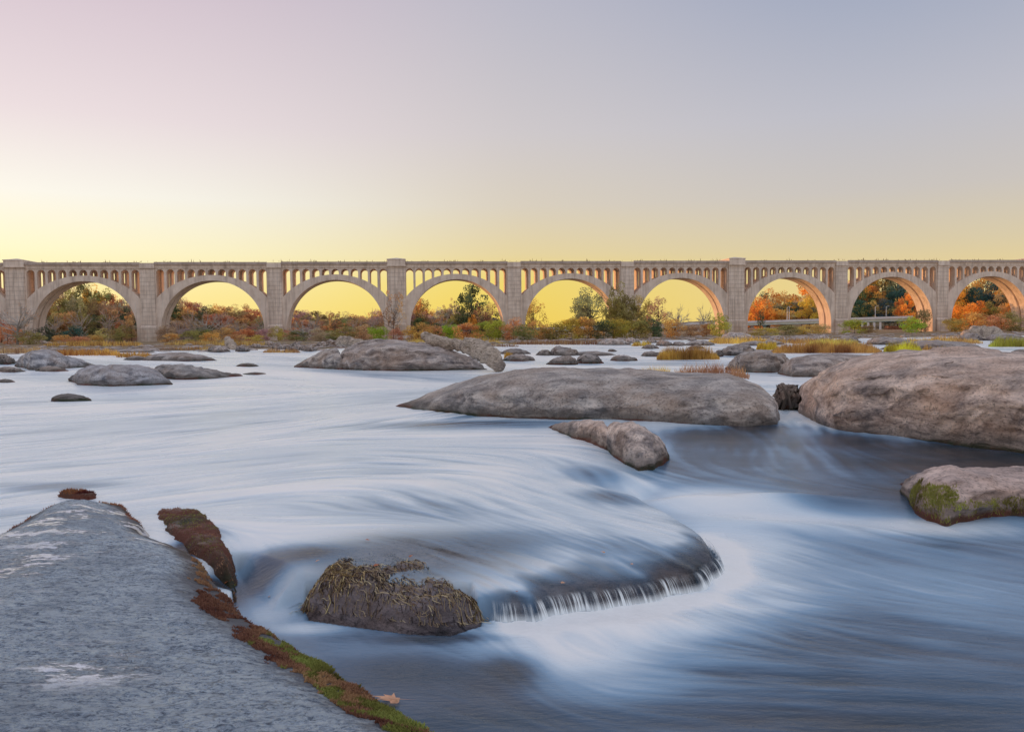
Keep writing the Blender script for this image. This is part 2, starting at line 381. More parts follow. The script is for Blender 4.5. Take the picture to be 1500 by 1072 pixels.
# ------------------------------------------------------------------ flow field and the water sheet
segs = [(0, 540, 300, 538), (0, 575, 300, 560), (0, 620, 350, 596), (350, 600, 700, 570), (400, 530, 700, 548), (800, 535, 1000, 535), (300, 650, 560, 612), (500, 640, 800, 640), (0, 690, 300, 668), (0, 722, 150, 703),
        (200, 720, 450, 690), (450, 700, 700, 690), (650, 688, 850, 750), (690, 720, 980, 800), (450, 770, 620, 765), (600, 780, 850, 850), (700, 800, 900, 850), (760, 860, 800, 900), (900, 790, 1035, 850),
        (900, 860, 935, 890), (820, 680, 935, 735), (370, 800, 372, 860), (365, 850, 420, 900), (400, 890, 480, 950), (480, 940, 700, 990), (560, 960, 760, 1030), (900, 665, 1100, 700), (950, 755, 1150, 732), (1000, 690, 1320, 700),
        (1080, 725, 1300, 790), (1200, 760, 1500, 800), (700, 1010, 1100, 1050), (1000, 950, 1400, 965), (1145, 620, 1165, 690), (760, 930, 830, 1000), (1070, 850, 1250, 900), (1200, 850, 1500, 880), (1060, 620, 1130, 640), (1250, 650, 1450, 672),
        (330, 600, 520, 585), (1100, 1000, 1500, 1010)]
SA = atz([s[0] for s in segs], [s[1] for s in segs], 0)[:, :2]; SB = atz([s[2] for s in segs], [s[3] for s in segs], 0)[:, :2]
SC = (SA + SB) / 2; SD = SB - SA; SR = np.linalg.norm(SD, axis=1); SD = SD / SR[:, None]
NU, NL = 120, 130; UMAX = 1.1; L0, L1 = math.log(1.5), math.log(420)
gu, gl = np.meshgrid(np.linspace(-UMAX, UMAX, NU), np.linspace(L0, L1, NL)); gY = np.exp(gl); gX = gu * gY
vx = np.full(gX.shape, 1e-6); vy = np.zeros(gX.shape)
for c, d, r in zip(SC, SD, SR):
    al = (gX - c[0]) * d[0] + (gY - c[1]) * d[1]; ac = -(gX - c[0]) * d[1] + (gY - c[1]) * d[0]
    wt = np.exp(-(al / (r * 0.55)) ** 2 - (ac / (r * 0.28 + 0.12)) ** 2) + 1e-3 / (1 + (al ** 2 + ac ** 2) / r ** 2) ** 2
    vx += wt * d[0]; vy += wt * d[1]
vl = np.hypot(vx, vy); vx /= vl; vy /= vl
def field(X, Y):
    Yc = np.clip(Y, 1.6, 400); fi = (np.log(Yc) - L0) / (L1 - L0) * (NL - 1); fj = (np.clip(X / Yc, -UMAX, UMAX) + UMAX) / (2 * UMAX) * (NU - 1)
    i = np.clip(fi.astype(int), 0, NL - 2); j = np.clip(fj.astype(int), 0, NU - 2); a = fi - i; b = fj - j
    q = lambda G: (G[i, j] * (1 - a) + G[i + 1, j] * a) * (1 - b) + (G[i, j + 1] * (1 - a) + G[i + 1, j + 1] * a) * b
    return q(vx), q(vy)
def lic(X, Y, cell, steps, asp=0.8):
    s = vnoise2(X / cell, Y / cell); n = 1.0
    for sg in (1, -1):
        x, y = X.copy(), Y.copy()
        for k in range(steps):
            a, b = field(x, y); x = x + sg * a * cell * asp; y = y + sg * b * cell * asp
            wgt = 0.5 + 0.5 * math.cos(math.pi * (k + 1) / (steps + 1)); s = s + vnoise2(x / cell, y / cell) * wgt; n += wgt * wgt
    return s / math.sqrt(n) * 1.6
NC, NR = 720, 980
uu = np.linspace(-1, 1, NC); uu = 0.72 * uu + 0.33 * uu ** 5
Yr = np.exp(np.concatenate([np.linspace(math.log(2.2), math.log(30), 760, endpoint=False), np.linspace(math.log(30), math.log(330), NR - 760)]))
WX = uu[None] * (Yr[:, None] + 2.0); WY = np.repeat(Yr[:, None], NC, 1)
X1, Y1 = WX.ravel(), WY.ravel()
wz, wd = water_base(X1, Y1)
def partial(maxY, fn):
    out = np.zeros(X1.shape); m = Y1 < maxY; out[m] = fn(X1[m], Y1[m]); return out * (1 - sstep(maxY * 0.55, maxY, Y1))
s0 = partial(13, lambda a, b: lic(a, b, 0.045, 9))
s1 = partial(40, lambda a, b: lic(a, b, 0.16, 8))
s2 = partial(160, lambda a, b: lic(a, b, 0.6, 6))
pat = np.clip(0.75 + 0.9 * fbm(np.stack([X1 * .6, Y1, 0 * X1], 1), 0.55, 3, .5, 21), 0.1, 1.5); s0 *= pat; s1 *= pat; s2 *= 0.4 + 0.6 * pat
s3 = lic(X1, Y1, 2.5, 8)
nearw = 1 - sstep(10, 45, Y1)
wz = wz + (0.0016 * s0 + 0.0042 * s1 + 0.006 * s2 * (0.5 + 0.5 * nearw) + 0.03 * s3 * sstep(12, 30, Y1)) * (1 - 0.0 * nearw)
# milkiness of the long-exposed water, in world space
milk = 0.86 + 0.0 * X1
def blob(px, py, rx, ry, val, rot=0.0, z=LOW):
    """rx, ry: photo-pixel radii at that spot, turned into metres"""
    global milk
    c = atz([px], [py], z)[0]; ex = atz([px + rx], [py], z)[0] - c; ey = (atz([px], [py - ry], z)[0] - atz([px], [py + ry], z)[0]) / 2
    ca, sa = math.cos(rot), math.sin(rot); dx, dy = X1 - c[0], Y1 - c[1]
    a = (dx * ca + dy * sa) / ex[0]; b = (-dx * sa + dy * ca) / abs(ey[1])
    g = np.exp(-(a * a + b * b) ** 1.3); milk = milk * (1 - g) + val * g
low_m = sstep(0.35, -0.25, wd) * (Y1 < 24)
milk = milk * (1 - low_m) + 0.34 * low_m
blob(1330, 678, 260, 34, 0.02, 0.0, 0); blob(1060, 640, 120, 16, 0.05, 0, 0); blob(1180, 668, 70, 30, 0.30, 0, 0); blob(1050, 665, 130, 22, 0.26, 0, 0); blob(1210, 692, 150, 14, 0.3, 0, -.15); blob(1500, 668, 120, 30, 0.0, 0, 0)
blob(700, 622, 150, 7, 0.35, 0, 0); blob(1255, 648, 90, 14, 0.06, -0.3, -0.1); blob(1400, 662, 120, 16, 0.02, 0, -0.1); blob(1120, 632, 60, 10, 0.12, 0, -0.1)
blob(905, 722, 55, 14, 0.12, -0.3, 0); blob(870, 690, 60, 10, 0.45, 0, 0)  # wave trough darkened in colour to stand for the dark rock it reflects
blob(1040, 740, 140, 26, 1.0); blob(1160, 758, 130, 20, 0.92); blob(1240, 735, 90, 14, 0.30); blob(1340, 772, 180, 20, 0.85)
blob(1080, 800, 100, 40, 0.85); blob(1130, 850, 90, 24, 1.0); blob(1080, 885, 120, 16, 0.9); blob(940, 918, 210, 30, 1.0); blob(840, 960, 130, 46, 0.97); blob(900, 1000, 110, 30, 0.62)
blob(1300, 850, 230, 40, 0.46); blob(640, 740, 170, 24, 0.66, -.2, 0); blob(780, 790, 120, 22, 0.52, -.4, 0); blob(480, 700, 120, 12, .72, 0, 0); blob(60, 712, 120, 7, .45, 0, 0); blob(905, 800, 80, 16, .45, -.4, 0); blob(1300, 960, 300, 70, 0.27); blob(1250, 1060, 400, 60, 0.2); blob(700, 1050, 150, 50, 0.22); blob(600, 990, 110, 28, 0.2); blob(560, 945, 90, 14, 0.42); blob(740, 985, 60, 30, 0.14)
blob(272, 800, 34, 26, 0.02, 0, 0); blob(320, 838, 26, 16, 0.02, 0, 0); blob(380, 830, 45, 22, 0.16, 0, -0.1); blob(430, 812, 70, 14, 0.25, 0, -0.05); blob(400, 900, 45, 20, 0.62); blob(455, 920, 60, 10, 0.75); blob(640, 935, 90, 8, 0.15)
# ahead of the lip the film thins and darkens
thin = np.exp(-(np.maximum(wd, 0) / np.clip(0.40 + 0.25 * fbm(np.stack([X1, Y1, 0 * X1], 1), 1.3, 3, .5, 4) + .10 * s1, .12, .8)) ** 2) * 0.62 * (wd > -0.05) * sstep(-0.55, 0.1, X1) * sstep(10.4, 9.0, Y1)
calm = 1 - 0.6 * low_m
milk = np.clip(milk + calm * (0.09 * s0 + 0.10 * s1 + 0.07 * s2 + 0.12 * s3 * sstep(10, 25, Y1)) * (0.3 + 0.9 * milk * (1.25 - milk) * 2) - 0.95 * thin, 0, 1)
thin = np.clip(thin * (1.0 + 0.45 * s1 + 0.4 * s0), 0, 0.75)
base_foam = np.exp(-((wd + 0.20) / 0.20) ** 2) * sstep(-.35, 0, X1) * sstep(10.5, 9.5, Y1); milk = np.clip(milk + 0.5 * base_foam, 0, 1)
film = np.exp(-((((X1 + 1.1) / 1.15) ** 2 + ((Y1 - 8.3) / 0.95) ** 2) ** 1.5)); thin = np.clip(np.maximum(thin, film * (0.72 + 0.30 * s1 + 0.3 * s0)), 0, 0.92); milk = np.clip(milk - 0.30 * film, 0, 1)
wm = mesh('water', np.stack([X1, Y1, wz], 1), gridfaces(NR, NC), True)
fattr(wm, 'milk', milk); fattr(wm, 'thin', thin)
def mat_water():
    m, t, out = newmat('river_water')
    A = lambda n: t.node('ShaderNodeAttribute', attribute_name=n).outputs['Fac']
    pos = t.node('ShaderNodeNewGeometry').outputs['Position']
    mk = A('milk')
    n1 = t.noise(t.mapping(pos, (0.6, 1.5, 1)), 1.1, 5, 0.6); n2 = t.noise(t.mapping(pos, (5, 16, 5), rot=(0, 0, 0.25)), 1.5, 4, 0.6)
    n4 = t.noise(t.mapping(pos, (0.06, 0.22, 1), rot=(0, 0, 0.1)), 1.0, 5, 0.6)
    mk = t.math('ADD', mk, t.math('MULTIPLY', t.math('SUBTRACT', n1, 0.5), 0.16), clamp=True)
    mk = t.math('ADD', mk, t.math('MULTIPLY', t.math('SUBTRACT', n4, 0.5), 0.35), clamp=True)
    dark = t.mix(t.maprange(n1, 0.4, 0.62, 0, 1), (0.022, 0.036, 0.052, 1), (0.085, 0.065, 0.062, 1))
    c = t.ramp(mk, [(0, (0.025, 0.045, 0.065, 1)), (0.25, (0.08, 0.15, 0.25, 1)), (0.5, (0.25, 0.40, 0.575, 1)), (0.75, (0.66, 0.78, 0.89, 1)), (1, (0.97, 0.98, 0.99, 1))])
    c = t.mix(t.maprange(mk, 0.0, 0.35, 0.85, 0), c, dark)
    p = t.node('ShaderNodeBsdfPrincipled', ins={'Base Color': c, 'Roughness': t.maprange(mk, 0, 1, 0.15, 0.30), 'IOR': 1.33, 'Normal': bump(t, n2, 0.28, 0.03)})
    tr = t.node('ShaderNodeBsdfTransparent')
    mx = t.node('ShaderNodeMixShader', ins={0: A('thin'), 1: p.outputs[0], 2: tr.outputs[0]})
    t.l.new(mx.outputs[0], out.inputs[0]); return m
WATER = mat_water()
tag(link('water', wm, WATER), 'smooth long exposed river water, milky in the rapids', kind='structure')

# ------------------------------------------------------------------ ground: riverbed, banks, hills
def shore_y(u):   # distance of the far shore by direction
    return np.interp(u, [-0.9, -0.6, -0.35, -0.2, 0.0, 0.15, 0.3, 0.45, 0.65, 0.9], [112, 112, 118, 112, 140, 160, 170, 160, 170, 170])
gy = np.concatenate([np.linspace(60, 260, 100), np.linspace(264, 900, 90), np.linspace(950, 6000, 12)]); gv = np.linspace(-1.1, 1.1, 180)
GX = gv[None] * gy[:, None]; GY = np.repeat(gy[:, None], len(gv), 1)
def ground_z(X, Y):
    Y = np.maximum(Y, 1.0); u = X / Y; s = shore_y(u)
    n = fbm(np.stack([X, Y, 0 * X], 1), 0.03, 4)
    z = -1.5 + 1.62 * sstep(-14, 3, Y - s) + 0.10 * n * sstep(-14, 5, Y - s) + 0.5 * sstep(262, 300, Y)
    z += sstep(300, 420, Y) * sstep(-0.15, -0.55, u) * 9 + sstep(440, 560, Y) * sstep(0.25, 0.5, u) * 14 
    return z
GZ = ground_z(GX.ravel(), GY.ravel())
def mat_ground():
    m, t, out = newmat('bank_ground'); pos = t.node('ShaderNodeNewGeometry').outputs['Position']
    n = t.noise(pos, 0.15, 6, 0.65); n2 = t.noise(pos, 1.5, 5, 0.7)
    c = t.ramp(n, [(0.38, (0.12, 0.09, 0.06, 1)), (0.5, (0.34, 0.20, 0.10, 1)), (0.6, (0.22, 0.20, 0.08, 1))])
    c = t.mix(t.maprange(n2, 0.4, 0.7, 0, 0.7), c, (0.20, 0.16, 0.13, 1))
    principled(t, out, Base_Color=c, Roughness=0.95, Normal=bump(t, n2, 0.6, 0.3)); return m
GROUND = mat_ground()
tag(link('ground', mesh('ground', np.stack([GX.ravel(), GY.ravel(), GZ], 1), gridfaces(len(gy), len(gv)), True), GROUND), 'low brown banks and wooded hills beyond the river', kind='structure')
bv, bf = [], []
bx = np.linspace(-60, 60, 60); by = np.linspace(-6, 66, 40); BX, BY = np.meshgrid(bx, by)
BX2 = BX * (1 + np.maximum(BY, 0) / 40)
BZ = -1.5 + 0.18 * fbm(np.stack([BX2.ravel(), BY.ravel(), 0 * BX.ravel()], 1), 0.4, 3)
tag(link('riverbed', mesh('riverbed', np.stack([BX2.ravel(), BY.ravel(), BZ], 1), gridfaces(40, 60), True), GROUND), 'stony riverbed below the water', kind='structure')
# far ridge on the horizon
ra = np.linspace(-1.2, 1.2, 240); hz = 14 + 7 * fbm(np.stack([ra * 6, 0 * ra, 0 * ra], 1), 1, 4) + 14 * sstep(0.1, 0.9, np.abs(ra))
RV = []; 
for k, (dd_, hf) in enumerate(((1500, -0.2), (1560, 0.8), (1640, 1.0), (1800, -0.1))):
    RV.append(np.stack([ra * dd_, np.full(ra.shape, dd_), hz * hf], 1))
tag(link('hills', mesh('hills', np.vstack(RV), gridfaces(4, 240), True), mat_flat('far_wood', (0.16, 0.13, 0.11), 1, 0.3, 0.02)), 'low wooded ridge on the far horizon', kind='structure')

# ------------------------------------------------------------------ railway bridge
THETA = math.atan(0.127); D = 258.0
foot = Vector((-math.sin(THETA) * D, math.cos(THETA) * D, 0))
bridge = tag(link('railway_bridge', None), 'long concrete arch bridge with open spandrels and square piers across the river', 'bridge')
bridge.location = foot; bridge.rotation_euler = (0, 0, THETA)
P0, SP = -121.2, 38.75
gz = lambda s: 0.0026 * (s + 30)
big = lambda i: i % 3 == 0
hw = lambda i: 2.75 if big(i) else 2.15
WB = 9.0                                    # bridge depth
RIBS = ((0.35, 3.95), (5.05, 8.65))
def pier(i):
    s = P0 + SP * i; h = hw(i); g = gz(s)
    m = MB()
    pr = 0.25 if big(i) else 0.0
    m.box(s - h, s + h, -pr, WB + pr, -2, 24.0 + g)
    o = m.build('pier', CONC, bridge)
    b = MB(); b.box(s - h - 0.35, s + h + 0.35, -0.5 - pr, WB + 0.5 + pr, -2.1, 4.4 if not big(i) else 4.9)
    b.add([(s - h - .35, -.5 - pr, 4.45), (s + h + .35, -.5 - pr, 4.45), (s + h + .35, WB + .5 + pr, 4.45), (s - h - .35, WB + .5 + pr, 4.45), (s - h - .01, -.01 - pr, 5.3), (s + h + .01, -.01 - pr, 5.3), (s + h + .01, WB + .01 + pr, 5.3), (s - h - .01, WB + .01 + pr, 5.3)],
          [(0, 1, 5, 4), (1, 2, 6, 5), (2, 3, 7, 6), (3, 0, 4, 7), (4, 5, 6, 7)])
    b.build('pier_base', CONC, o)
    if big(i):
        c = MB(); c.box(s - h - 0.12, s + h + 0.12, -0.75, WB + 0.75, 24.02 + g, 25.75 + g)
        c.box(s - h - 0.35, s + h + 0.35, -0.98, WB + 0.98, 24.0 + g - 0.35, 24.0 + g + 0.02)
        z = 25.75 + g
        c.box(s - h - 0.3, s + h + 0.3, -0.9, WB + 0.9, z + .003, z + 0.25)
        c.add([(s - h - .3, -.9, z + .253), (s + h + .3, -.9, z + .253), (s + h + .3, WB + .9, z + .253), (s - h - .3, WB + .9, z + .253), (s, 2, z + 0.85), (s, WB - 2, z + 0.85)],
              [(0, 1, 4), (1, 2, 5, 4), (2, 3, 5), (3, 0, 4, 5)])
        c.build('pier_cap', CONCP, o)
    else:
        c = MB(); c.box(s - h - 0.12, s + h + 0.12, -0.42, WB + 0.42, 23.3 + g, 24.95 + g); c.build('pier_cap', CONCP, o)
for i in range(-2, 11): pier(i)
def span(i):
    sa, sb = P0 + SP * i + hw(i), P0 + SP * (i + 1) - hw(i + 1)
    c = (sa + sb) / 2; L = (sb - sa) / 2; g = gz(c)
    a, b = L - 1.5, 15.4 + g; a2, b2 = L / 17.2 * 20.6, 17.15 + g; zs = 4.0
    prs = [((-a, -1.5), (-L, -1.5)), ((-a, 2.0), (-L, 2.0))]
    for t in np.linspace(math.pi, 0, 57):
        ex = max(-L, min(L, a2 * math.cos(t))); prs.append(((a * math.cos(t), zs + b * math.sin(t)), (ex, zs + b2 * math.sin(t))))
    prs += [((a, 2.0), (L, 2.0)), ((a, -1.5), (L, -1.5))]
    for (w0, w1) in RIBS:
        V = []
        for (ix, iz), (ox, oz) in prs: V += [(c + ix, w0, iz), (c + ox, w0, oz), (c + ox, w1, oz), (c + ix, w1, iz)]
        Fc = []
        for k in range(len(prs) - 1):
            for q in range(4): Fc.append((4 * k + q, 4 * k + (q + 1) % 4, 4 * k + 4 + (q + 1) % 4, 4 * k + 4 + q))
        link('arch_rib', mesh('arch_rib', V, Fc), CONCP, bridge)
    # arcade: 11 openings
    N = 11; pt = 2 * L / N; r = pt * 0.385; zt = 23.3 + g; zsp = 21.75 + g
    for (w0, w1) in RIBS:
        w0, w1 = (w0 + 0.12, w1 - 0.75) if w0 < 2 else (w0 + 0.75, w1 - 0.12)
        V, Fc = [], []
        for k in range(N):
            xc = c - L + pt * (k + 0.5); pts = [(xc - pt / 2, zsp)] + [(xc - r * math.cos(t), zsp + r * math.sin(t) * 1.02) for t in np.linspace(0, math.pi, 11)] + [(xc + pt / 2, zsp)]
            o = len(V)
            for (x, z) in pts: V += [(x, w0, z), (x, w0, zt), (x, w1, zt), (x, w1, z)]
            for q in range(len(pts) - 1):
                for e in range(4): Fc.append((o + 4 * q + e, o + 4 * q + (e + 1) % 4, o + 4 * q + 4 + (e + 1) % 4, o + 4 * q + 4 + e))
        link('spandrel_arcade', mesh('spandrel_arcade', V, Fc), CONCP, bridge)
        cwd = pt / 2 - r
        for k in range(0, N + 1):
            x = -L + pt * k; x0, x1 = x - cwd, x + cwd
            if k == 0: x0 = -L
            if k == N: x1 = L
            xm = min(abs(x0), abs(x1)); xM = max(abs(x0), abs(x1))
            zb = zs + b2 * math.sqrt(max(0, 1 - (min(xM, L) / a2) ** 2)) - 0.1
            if zb > zsp - 0.1: continue
            mb = MB(); mb.box(c + x0, c + x1, w0, w1, zb, zsp - 0.002); mb.build('spandrel_column', CONCP, bridge)
    x0, x1 = sa - 0.0, sb + 0.0
    MB().box(x0, x1, 0.22, WB - 0.22, 23.303 + g, 24.1 + g).build('deck_slab', CONCP, bridge)
    MB().box(x0, x1, -0.02, WB + 0.02, 24.103 + g, 24.42 + g).build('string_course', CONCP, bridge)
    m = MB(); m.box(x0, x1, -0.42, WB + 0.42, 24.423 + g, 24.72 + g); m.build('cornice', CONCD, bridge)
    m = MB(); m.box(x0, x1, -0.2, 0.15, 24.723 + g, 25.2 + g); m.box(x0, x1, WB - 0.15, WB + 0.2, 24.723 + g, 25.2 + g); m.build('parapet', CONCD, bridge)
for i in range(-2, 10): span(i)
# small weeds rooted along the parapet
rng = np.random.RandomState(5)
def tris_blades(P, hgt, wid, lean=0.3, rs=rng, up=(0, 0, 1)):
    n = len(P); a = rs.rand(n) * 2 * math.pi; d = np.stack([np.cos(a), np.sin(a), 0 * a], 1)
    ln = (rs.rand(n, 2) - .5) * 2 * lean; tip = P + np.stack([ln[:, 0], ln[:, 1], np.ones(n)], 1) * np.asarray(hgt).reshape(-1, 1)
    mid = (P + tip) / 2 + np.stack([ln[:, 0] * -.15, ln[:, 1] * -.15, 0 * a], 1) * np.asarray(hgt).reshape(-1, 1)
    wd = np.asarray(wid).reshape(-1, 1) if hasattr(wid, '__len__') else wid
    V = np.stack([P - d * wd, P + d * wd, mid + d * wd * .7, tip, mid - d * wd * .7], 1).reshape(-1, 3)
    i = np.arange(n)[:, None] * 5
    Fc = np.concatenate([i + np.array([[0, 1, 2, 4]]), i + np.array([[4, 2, 3, 3]])], 0)
    return V, i
def blade_mesh(name, V, i, var):
    Fc = np.concatenate([i + np.array([[0, 1, 2]]), i + np.array([[0, 2, 4]]), i + np.array([[4, 2, 3]])], 0)
    me = mesh(name, V, Fc); fattr(me, 'var', np.repeat(var, 5)); return me
ss = rng.rand(520) * 470 - 200; ss = ss + 3 * np.sin(ss * 0.7)
Pw = np.stack([ss, np.full(520, -0.05), 25.2 + gz(ss)], 1); V, ii = tris_blades(Pw, 0.3 + rng.rand(520) ** 3 * 0.9, 0.09)
o = link('parapet_weeds', blade_mesh('parapet_weeds', V, ii, rng.rand(520)), BLADE, bridge); o.color = (0.20, 0.13, 0.06, 1); o['kind'] = 'stuff'

# ------------------------------------------------------------------ highway bridge behind
hwb = tag(link('road_bridge', None), 'low pale steel girder road bridge crossing behind the right hand arches', 'bridge')
HA = at([700], [483.5], 520)[0]; HB = at([1338], [463.5], 400)[0]
def hp(t, w=0.0):
    d = HB - HA; d2 = Vector((d[0], d[1], 0)).normalized(); n = Vector((-d2.y, d2.x, 0)); return Vector(HA + d * t) + n * w
GIR = mat_flat('pale_girder_paint', (0.72, 0.78, 0.70), 0.6, 0.12, 0.3); GIRD = mat_flat('green_steel', (0.10, 0.17, 0.17), 0.6); DECK = mat_flat('deck_concrete', (0.80, 0.80, 0.82), 0.8, 0.1, 0.5)
hwb.location = hp(0); 
def hbox(t0, t1, w0, w1, z0, z1, name, mat, par=hwb):
    A0, A1, B0, B1 = hp(t0, w0), hp(t0, w1), hp(t1, w0), hp(t1, w1); off = hp(0)
    V = [p - off + Vector((0, 0, z)) for p in (A0, A1, B1, B0) for z in (z0, z1)]
    o = link(name, mesh(name, V, [(0, 1, 3, 2), (2, 3, 5, 4), (4, 5, 7, 6), (6, 7, 1, 0), (0, 2, 4, 6), (1, 7, 5, 3)]), mat, par); return o
NS = 7
for k in range(NS):
    t0, t1 = k / NS, (k + 1) / NS
    hbox(t0, t1 - 0.0008, 0, 0.5, -2.1, -0.85, 'girder', GIR); hbox(t0, t1 - 0.0008, 9.5, 10, -2.1, -0.85, 'girder', GIR)
    hbox(t0, t1 - 0.0008, -0.6, 10.6, -0.845, -0.45, 'road_deck', DECK); hbox(t0, t1 - 0.0008, -0.6, -0.3, -0.447, 0.35, 'parapet', DECK)
    hbox(t0, t1 - 0.0008, -0.1, -0.003, -2.35, -2.1, 'bottom_flange', GIRD)
    if k: 
        hbox(t0 - 0.004, t0 + 0.004, -0.35, 10.2, -3.2, -2.36, 'pier_head', GIRD)
        for wv in (0.4, 4.5, 8.6): hbox(t0 - 0.0022, t0 + 0.0022, wv, wv + 1.0, -16, -3.203, 'pier_column', DECK)
for px in (1277, 1284, 1291, 1298):
    t = (px - 700) / 638.0; t = t * 400 / (400 * t + 520 * (1 - t)) * 1.0 if False else t
    hbox(0.905 + (px - 1277) * 0.0016, 0.909 + (px - 1277) * 0.0016, 0, 1.5, -16, -2.36, 'pier_column', DECK)
for px, pt in ((1153, 450), (1156, 452), (1282, 449), (1298, 447)):
    q = at([px], [467], 420 if px > 1200 else 438)[0]
    mb = MB(); mb.tube([(0, 0, -1.5), (0, 0, 6.5)], [0.16, 0.10], 6); mb.tube([(0, 0, 6.45), (0.6, -0.4, 6.8), (1.4, -0.8, 6.85)], 0.07, 5)
    o = mb.build('lamp_post', DECK); o.location = q
    tag(o, {1153: 'left of the two close grey lamp posts on the road bridge', 1156: 'right of the two close grey lamp posts on the road bridge', 1282: 'grey lamp post on the road bridge before dark green trees', 1298: 'grey lamp post nearest the round orange tree on the road bridge'}[px], 'lamp post', 'lamp posts on the road bridge')
# old stone ruin on the left bank
RST = mat_flat('ruin_stone', (0.30, 0.25, 0.24), 0.9, 0.5, 0.8)
ruin = tag(link('stone_ruin', None), 'low ruined grey stone wall in the shrubs behind the first full arch', 'ruin')
rp = at([160], [506], 270)[0]; ruin.location = rp
rs2 = random.Random(4)
for r_ in range(6):
    x = 0
    while x < 9.5:
        wq = rs2.uniform(0.9, 1.8)
        if not (r_ >= 4 and 2 < x < 5.5) and not (r_ == 5 and x > 7): MB().box(x, x + wq - 0.07, rs2.uniform(-.1, .1), 1.2, r_ * 0.75 - 0.6, r_ * 0.75 + 0.08).build('stone', RST, ruin)
        x += wq
# brown masonry abutment under the road bridge
abut = tag(link('brick_abutment', None), 'rusty brown masonry block under the right end of the road bridge', 'abutment'); abut.location = at([1300], [494], 385)[0]
BRK = mat_flat('rusty_masonry', (0.26, 0.11, 0.06), 0.9, 0.4, 1.0)
for r_ in range(6):
    for k in range(5): MB().box(k * 1.9 + (r_ % 2) * 0.5, k * 1.9 + 1.8 + (r_ % 2) * 0.5, rs2.uniform(-.08, .08), 4, r_ * 1.1 - 1, r_ * 1.1 + 0.02).build('stone', BRK, abut)

# ------------------------------------------------------------------ rocks
def interp(pts, x): return np.interp(x, [p[0] for p in pts], [p[1] for p in pts])
def boulder(label, top, base, T, wzl=0.0, tint=(1, 1, 1), nx=60, ny=26, name='boulder', rough=0.12, qf=0.6, qb=0.9, seed=0, cat='rock', group=None, crest=0.5, creases=(), mat=None):
    x0, x1 = top[0][0], top[-1][0]
    s = np.linspace(0, 1, nx); s = 0.5 - 0.5 * np.cos(np.pi * s) * (0.85) - 0; s = (s - s[0]) / (s[-1] - s[0])
    xs = x0 + (x1 - x0) * s
    yb = interp(base, xs); yt = np.minimum(interp(top, xs), yb - 0.02)
    wl = wzl(xs) if callable(wzl) else np.full(nx, float(wzl))
    Fr = atz(xs, yb, wl); Yf = Fr[:, 1]
    hp_ = yb - yt; e = np.sqrt(np.clip(hp_ / hp_.max(), 0.03, 1))
    endt = np.clip(np.minimum(s, 1 - s) * 7, 0, 1) ** 0.5
    tt = T * crest * 2 * e * (0.25 + 0.75 * endt)
    Yc = Yf + tt; Cr = at(xs, yt, Yc)
    h = np.maximum(Cr[:, 2] - wl, 0.01) * (0.15 + 0.85 * endt ** 0.5)
    tb = T * (1 - crest) * 2 * e * (0.25 + 0.75 * endt)
    rows = [np.stack([Fr[:, 0], Fr[:, 1], wl - 0.7], 1)]; ab = [np.full(nx, -0.7)]
    for k in range(ny):
        ph = k / (ny - 1) * math.pi
        if ph <= math.pi / 2: y = Yf + tt * (1 - math.cos(ph)); z = wl + h * math.sin(ph) ** qf
        else: y = Yc + tb * (-math.cos(ph)); z = wl + h * max(math.sin(ph), 0) ** qb
        d = ray(xs, np.full(nx, HOR)); X = d[:, 0] * (Yf + (y - Yf) * 0.999) / d[:, 1]
        rows.append(np.stack([X, y, z], 1)); ab.append(z - wl)
    rows.append(rows[-1] - np.array([0, 0, 0.7])); ab.append(np.full(nx, -0.7))
    V = np.concatenate(rows); ab = np.concatenate(ab)
    n = fbm(V, 1.0 / max(T * 0.5, 0.05), 4, 0.55, seed); n2 = fbm(V, 3.5 / max(T * 0.5, 0.05), 3, 0.6, seed + 3)
    sc = h.max()
    rdg = 1 - 2 * np.abs(fbm(V * np.array([0.6, 0.8, 2.0]), 1.1 / max(T * 0.35, 0.05), 3, 0.5, seed + 13)); V[:, 2] += rdg * 0.35 * rough * h.max() * sstep(-0.05, 0.25 * h.max(), ab); lay = fbm(V * np.array([0.5, 0.5, 3.0]), 1.4 / max(T * 0.35, 0.05), 3, 0.5, seed + 9)
    fade = sstep(-0.05, 0.25 * sc, ab)
    V[:, 2] += (n * 0.35 + n2 * 0.12) * rough * sc * 2 * fade
    V[:, 1] += (n2 * 0.6 + lay * 1.2) * rough * sc * 1.6 
    V[:, 0] += n * rough * sc * 1.2
    for (cx, depth, slant, wpx) in creases:      # clefts
        px, py = proj(V); q = np.exp(-((px - cx - slant * (py - yt.min())) / wpx) ** 2); V[:, 2] -= q * depth * fade; V[:, 1] += q * depth * 0.9
    c = V.mean(0); c[2] = wl.mean()
    me = mesh(name, V - c, gridfaces(ny + 2, nx), True); fattr(me, 'above', ab)
    o = link(name, me, mat or ROCK); o.location = c; o.color = (*tint, 1)
    return tag(o, label, cat, group)

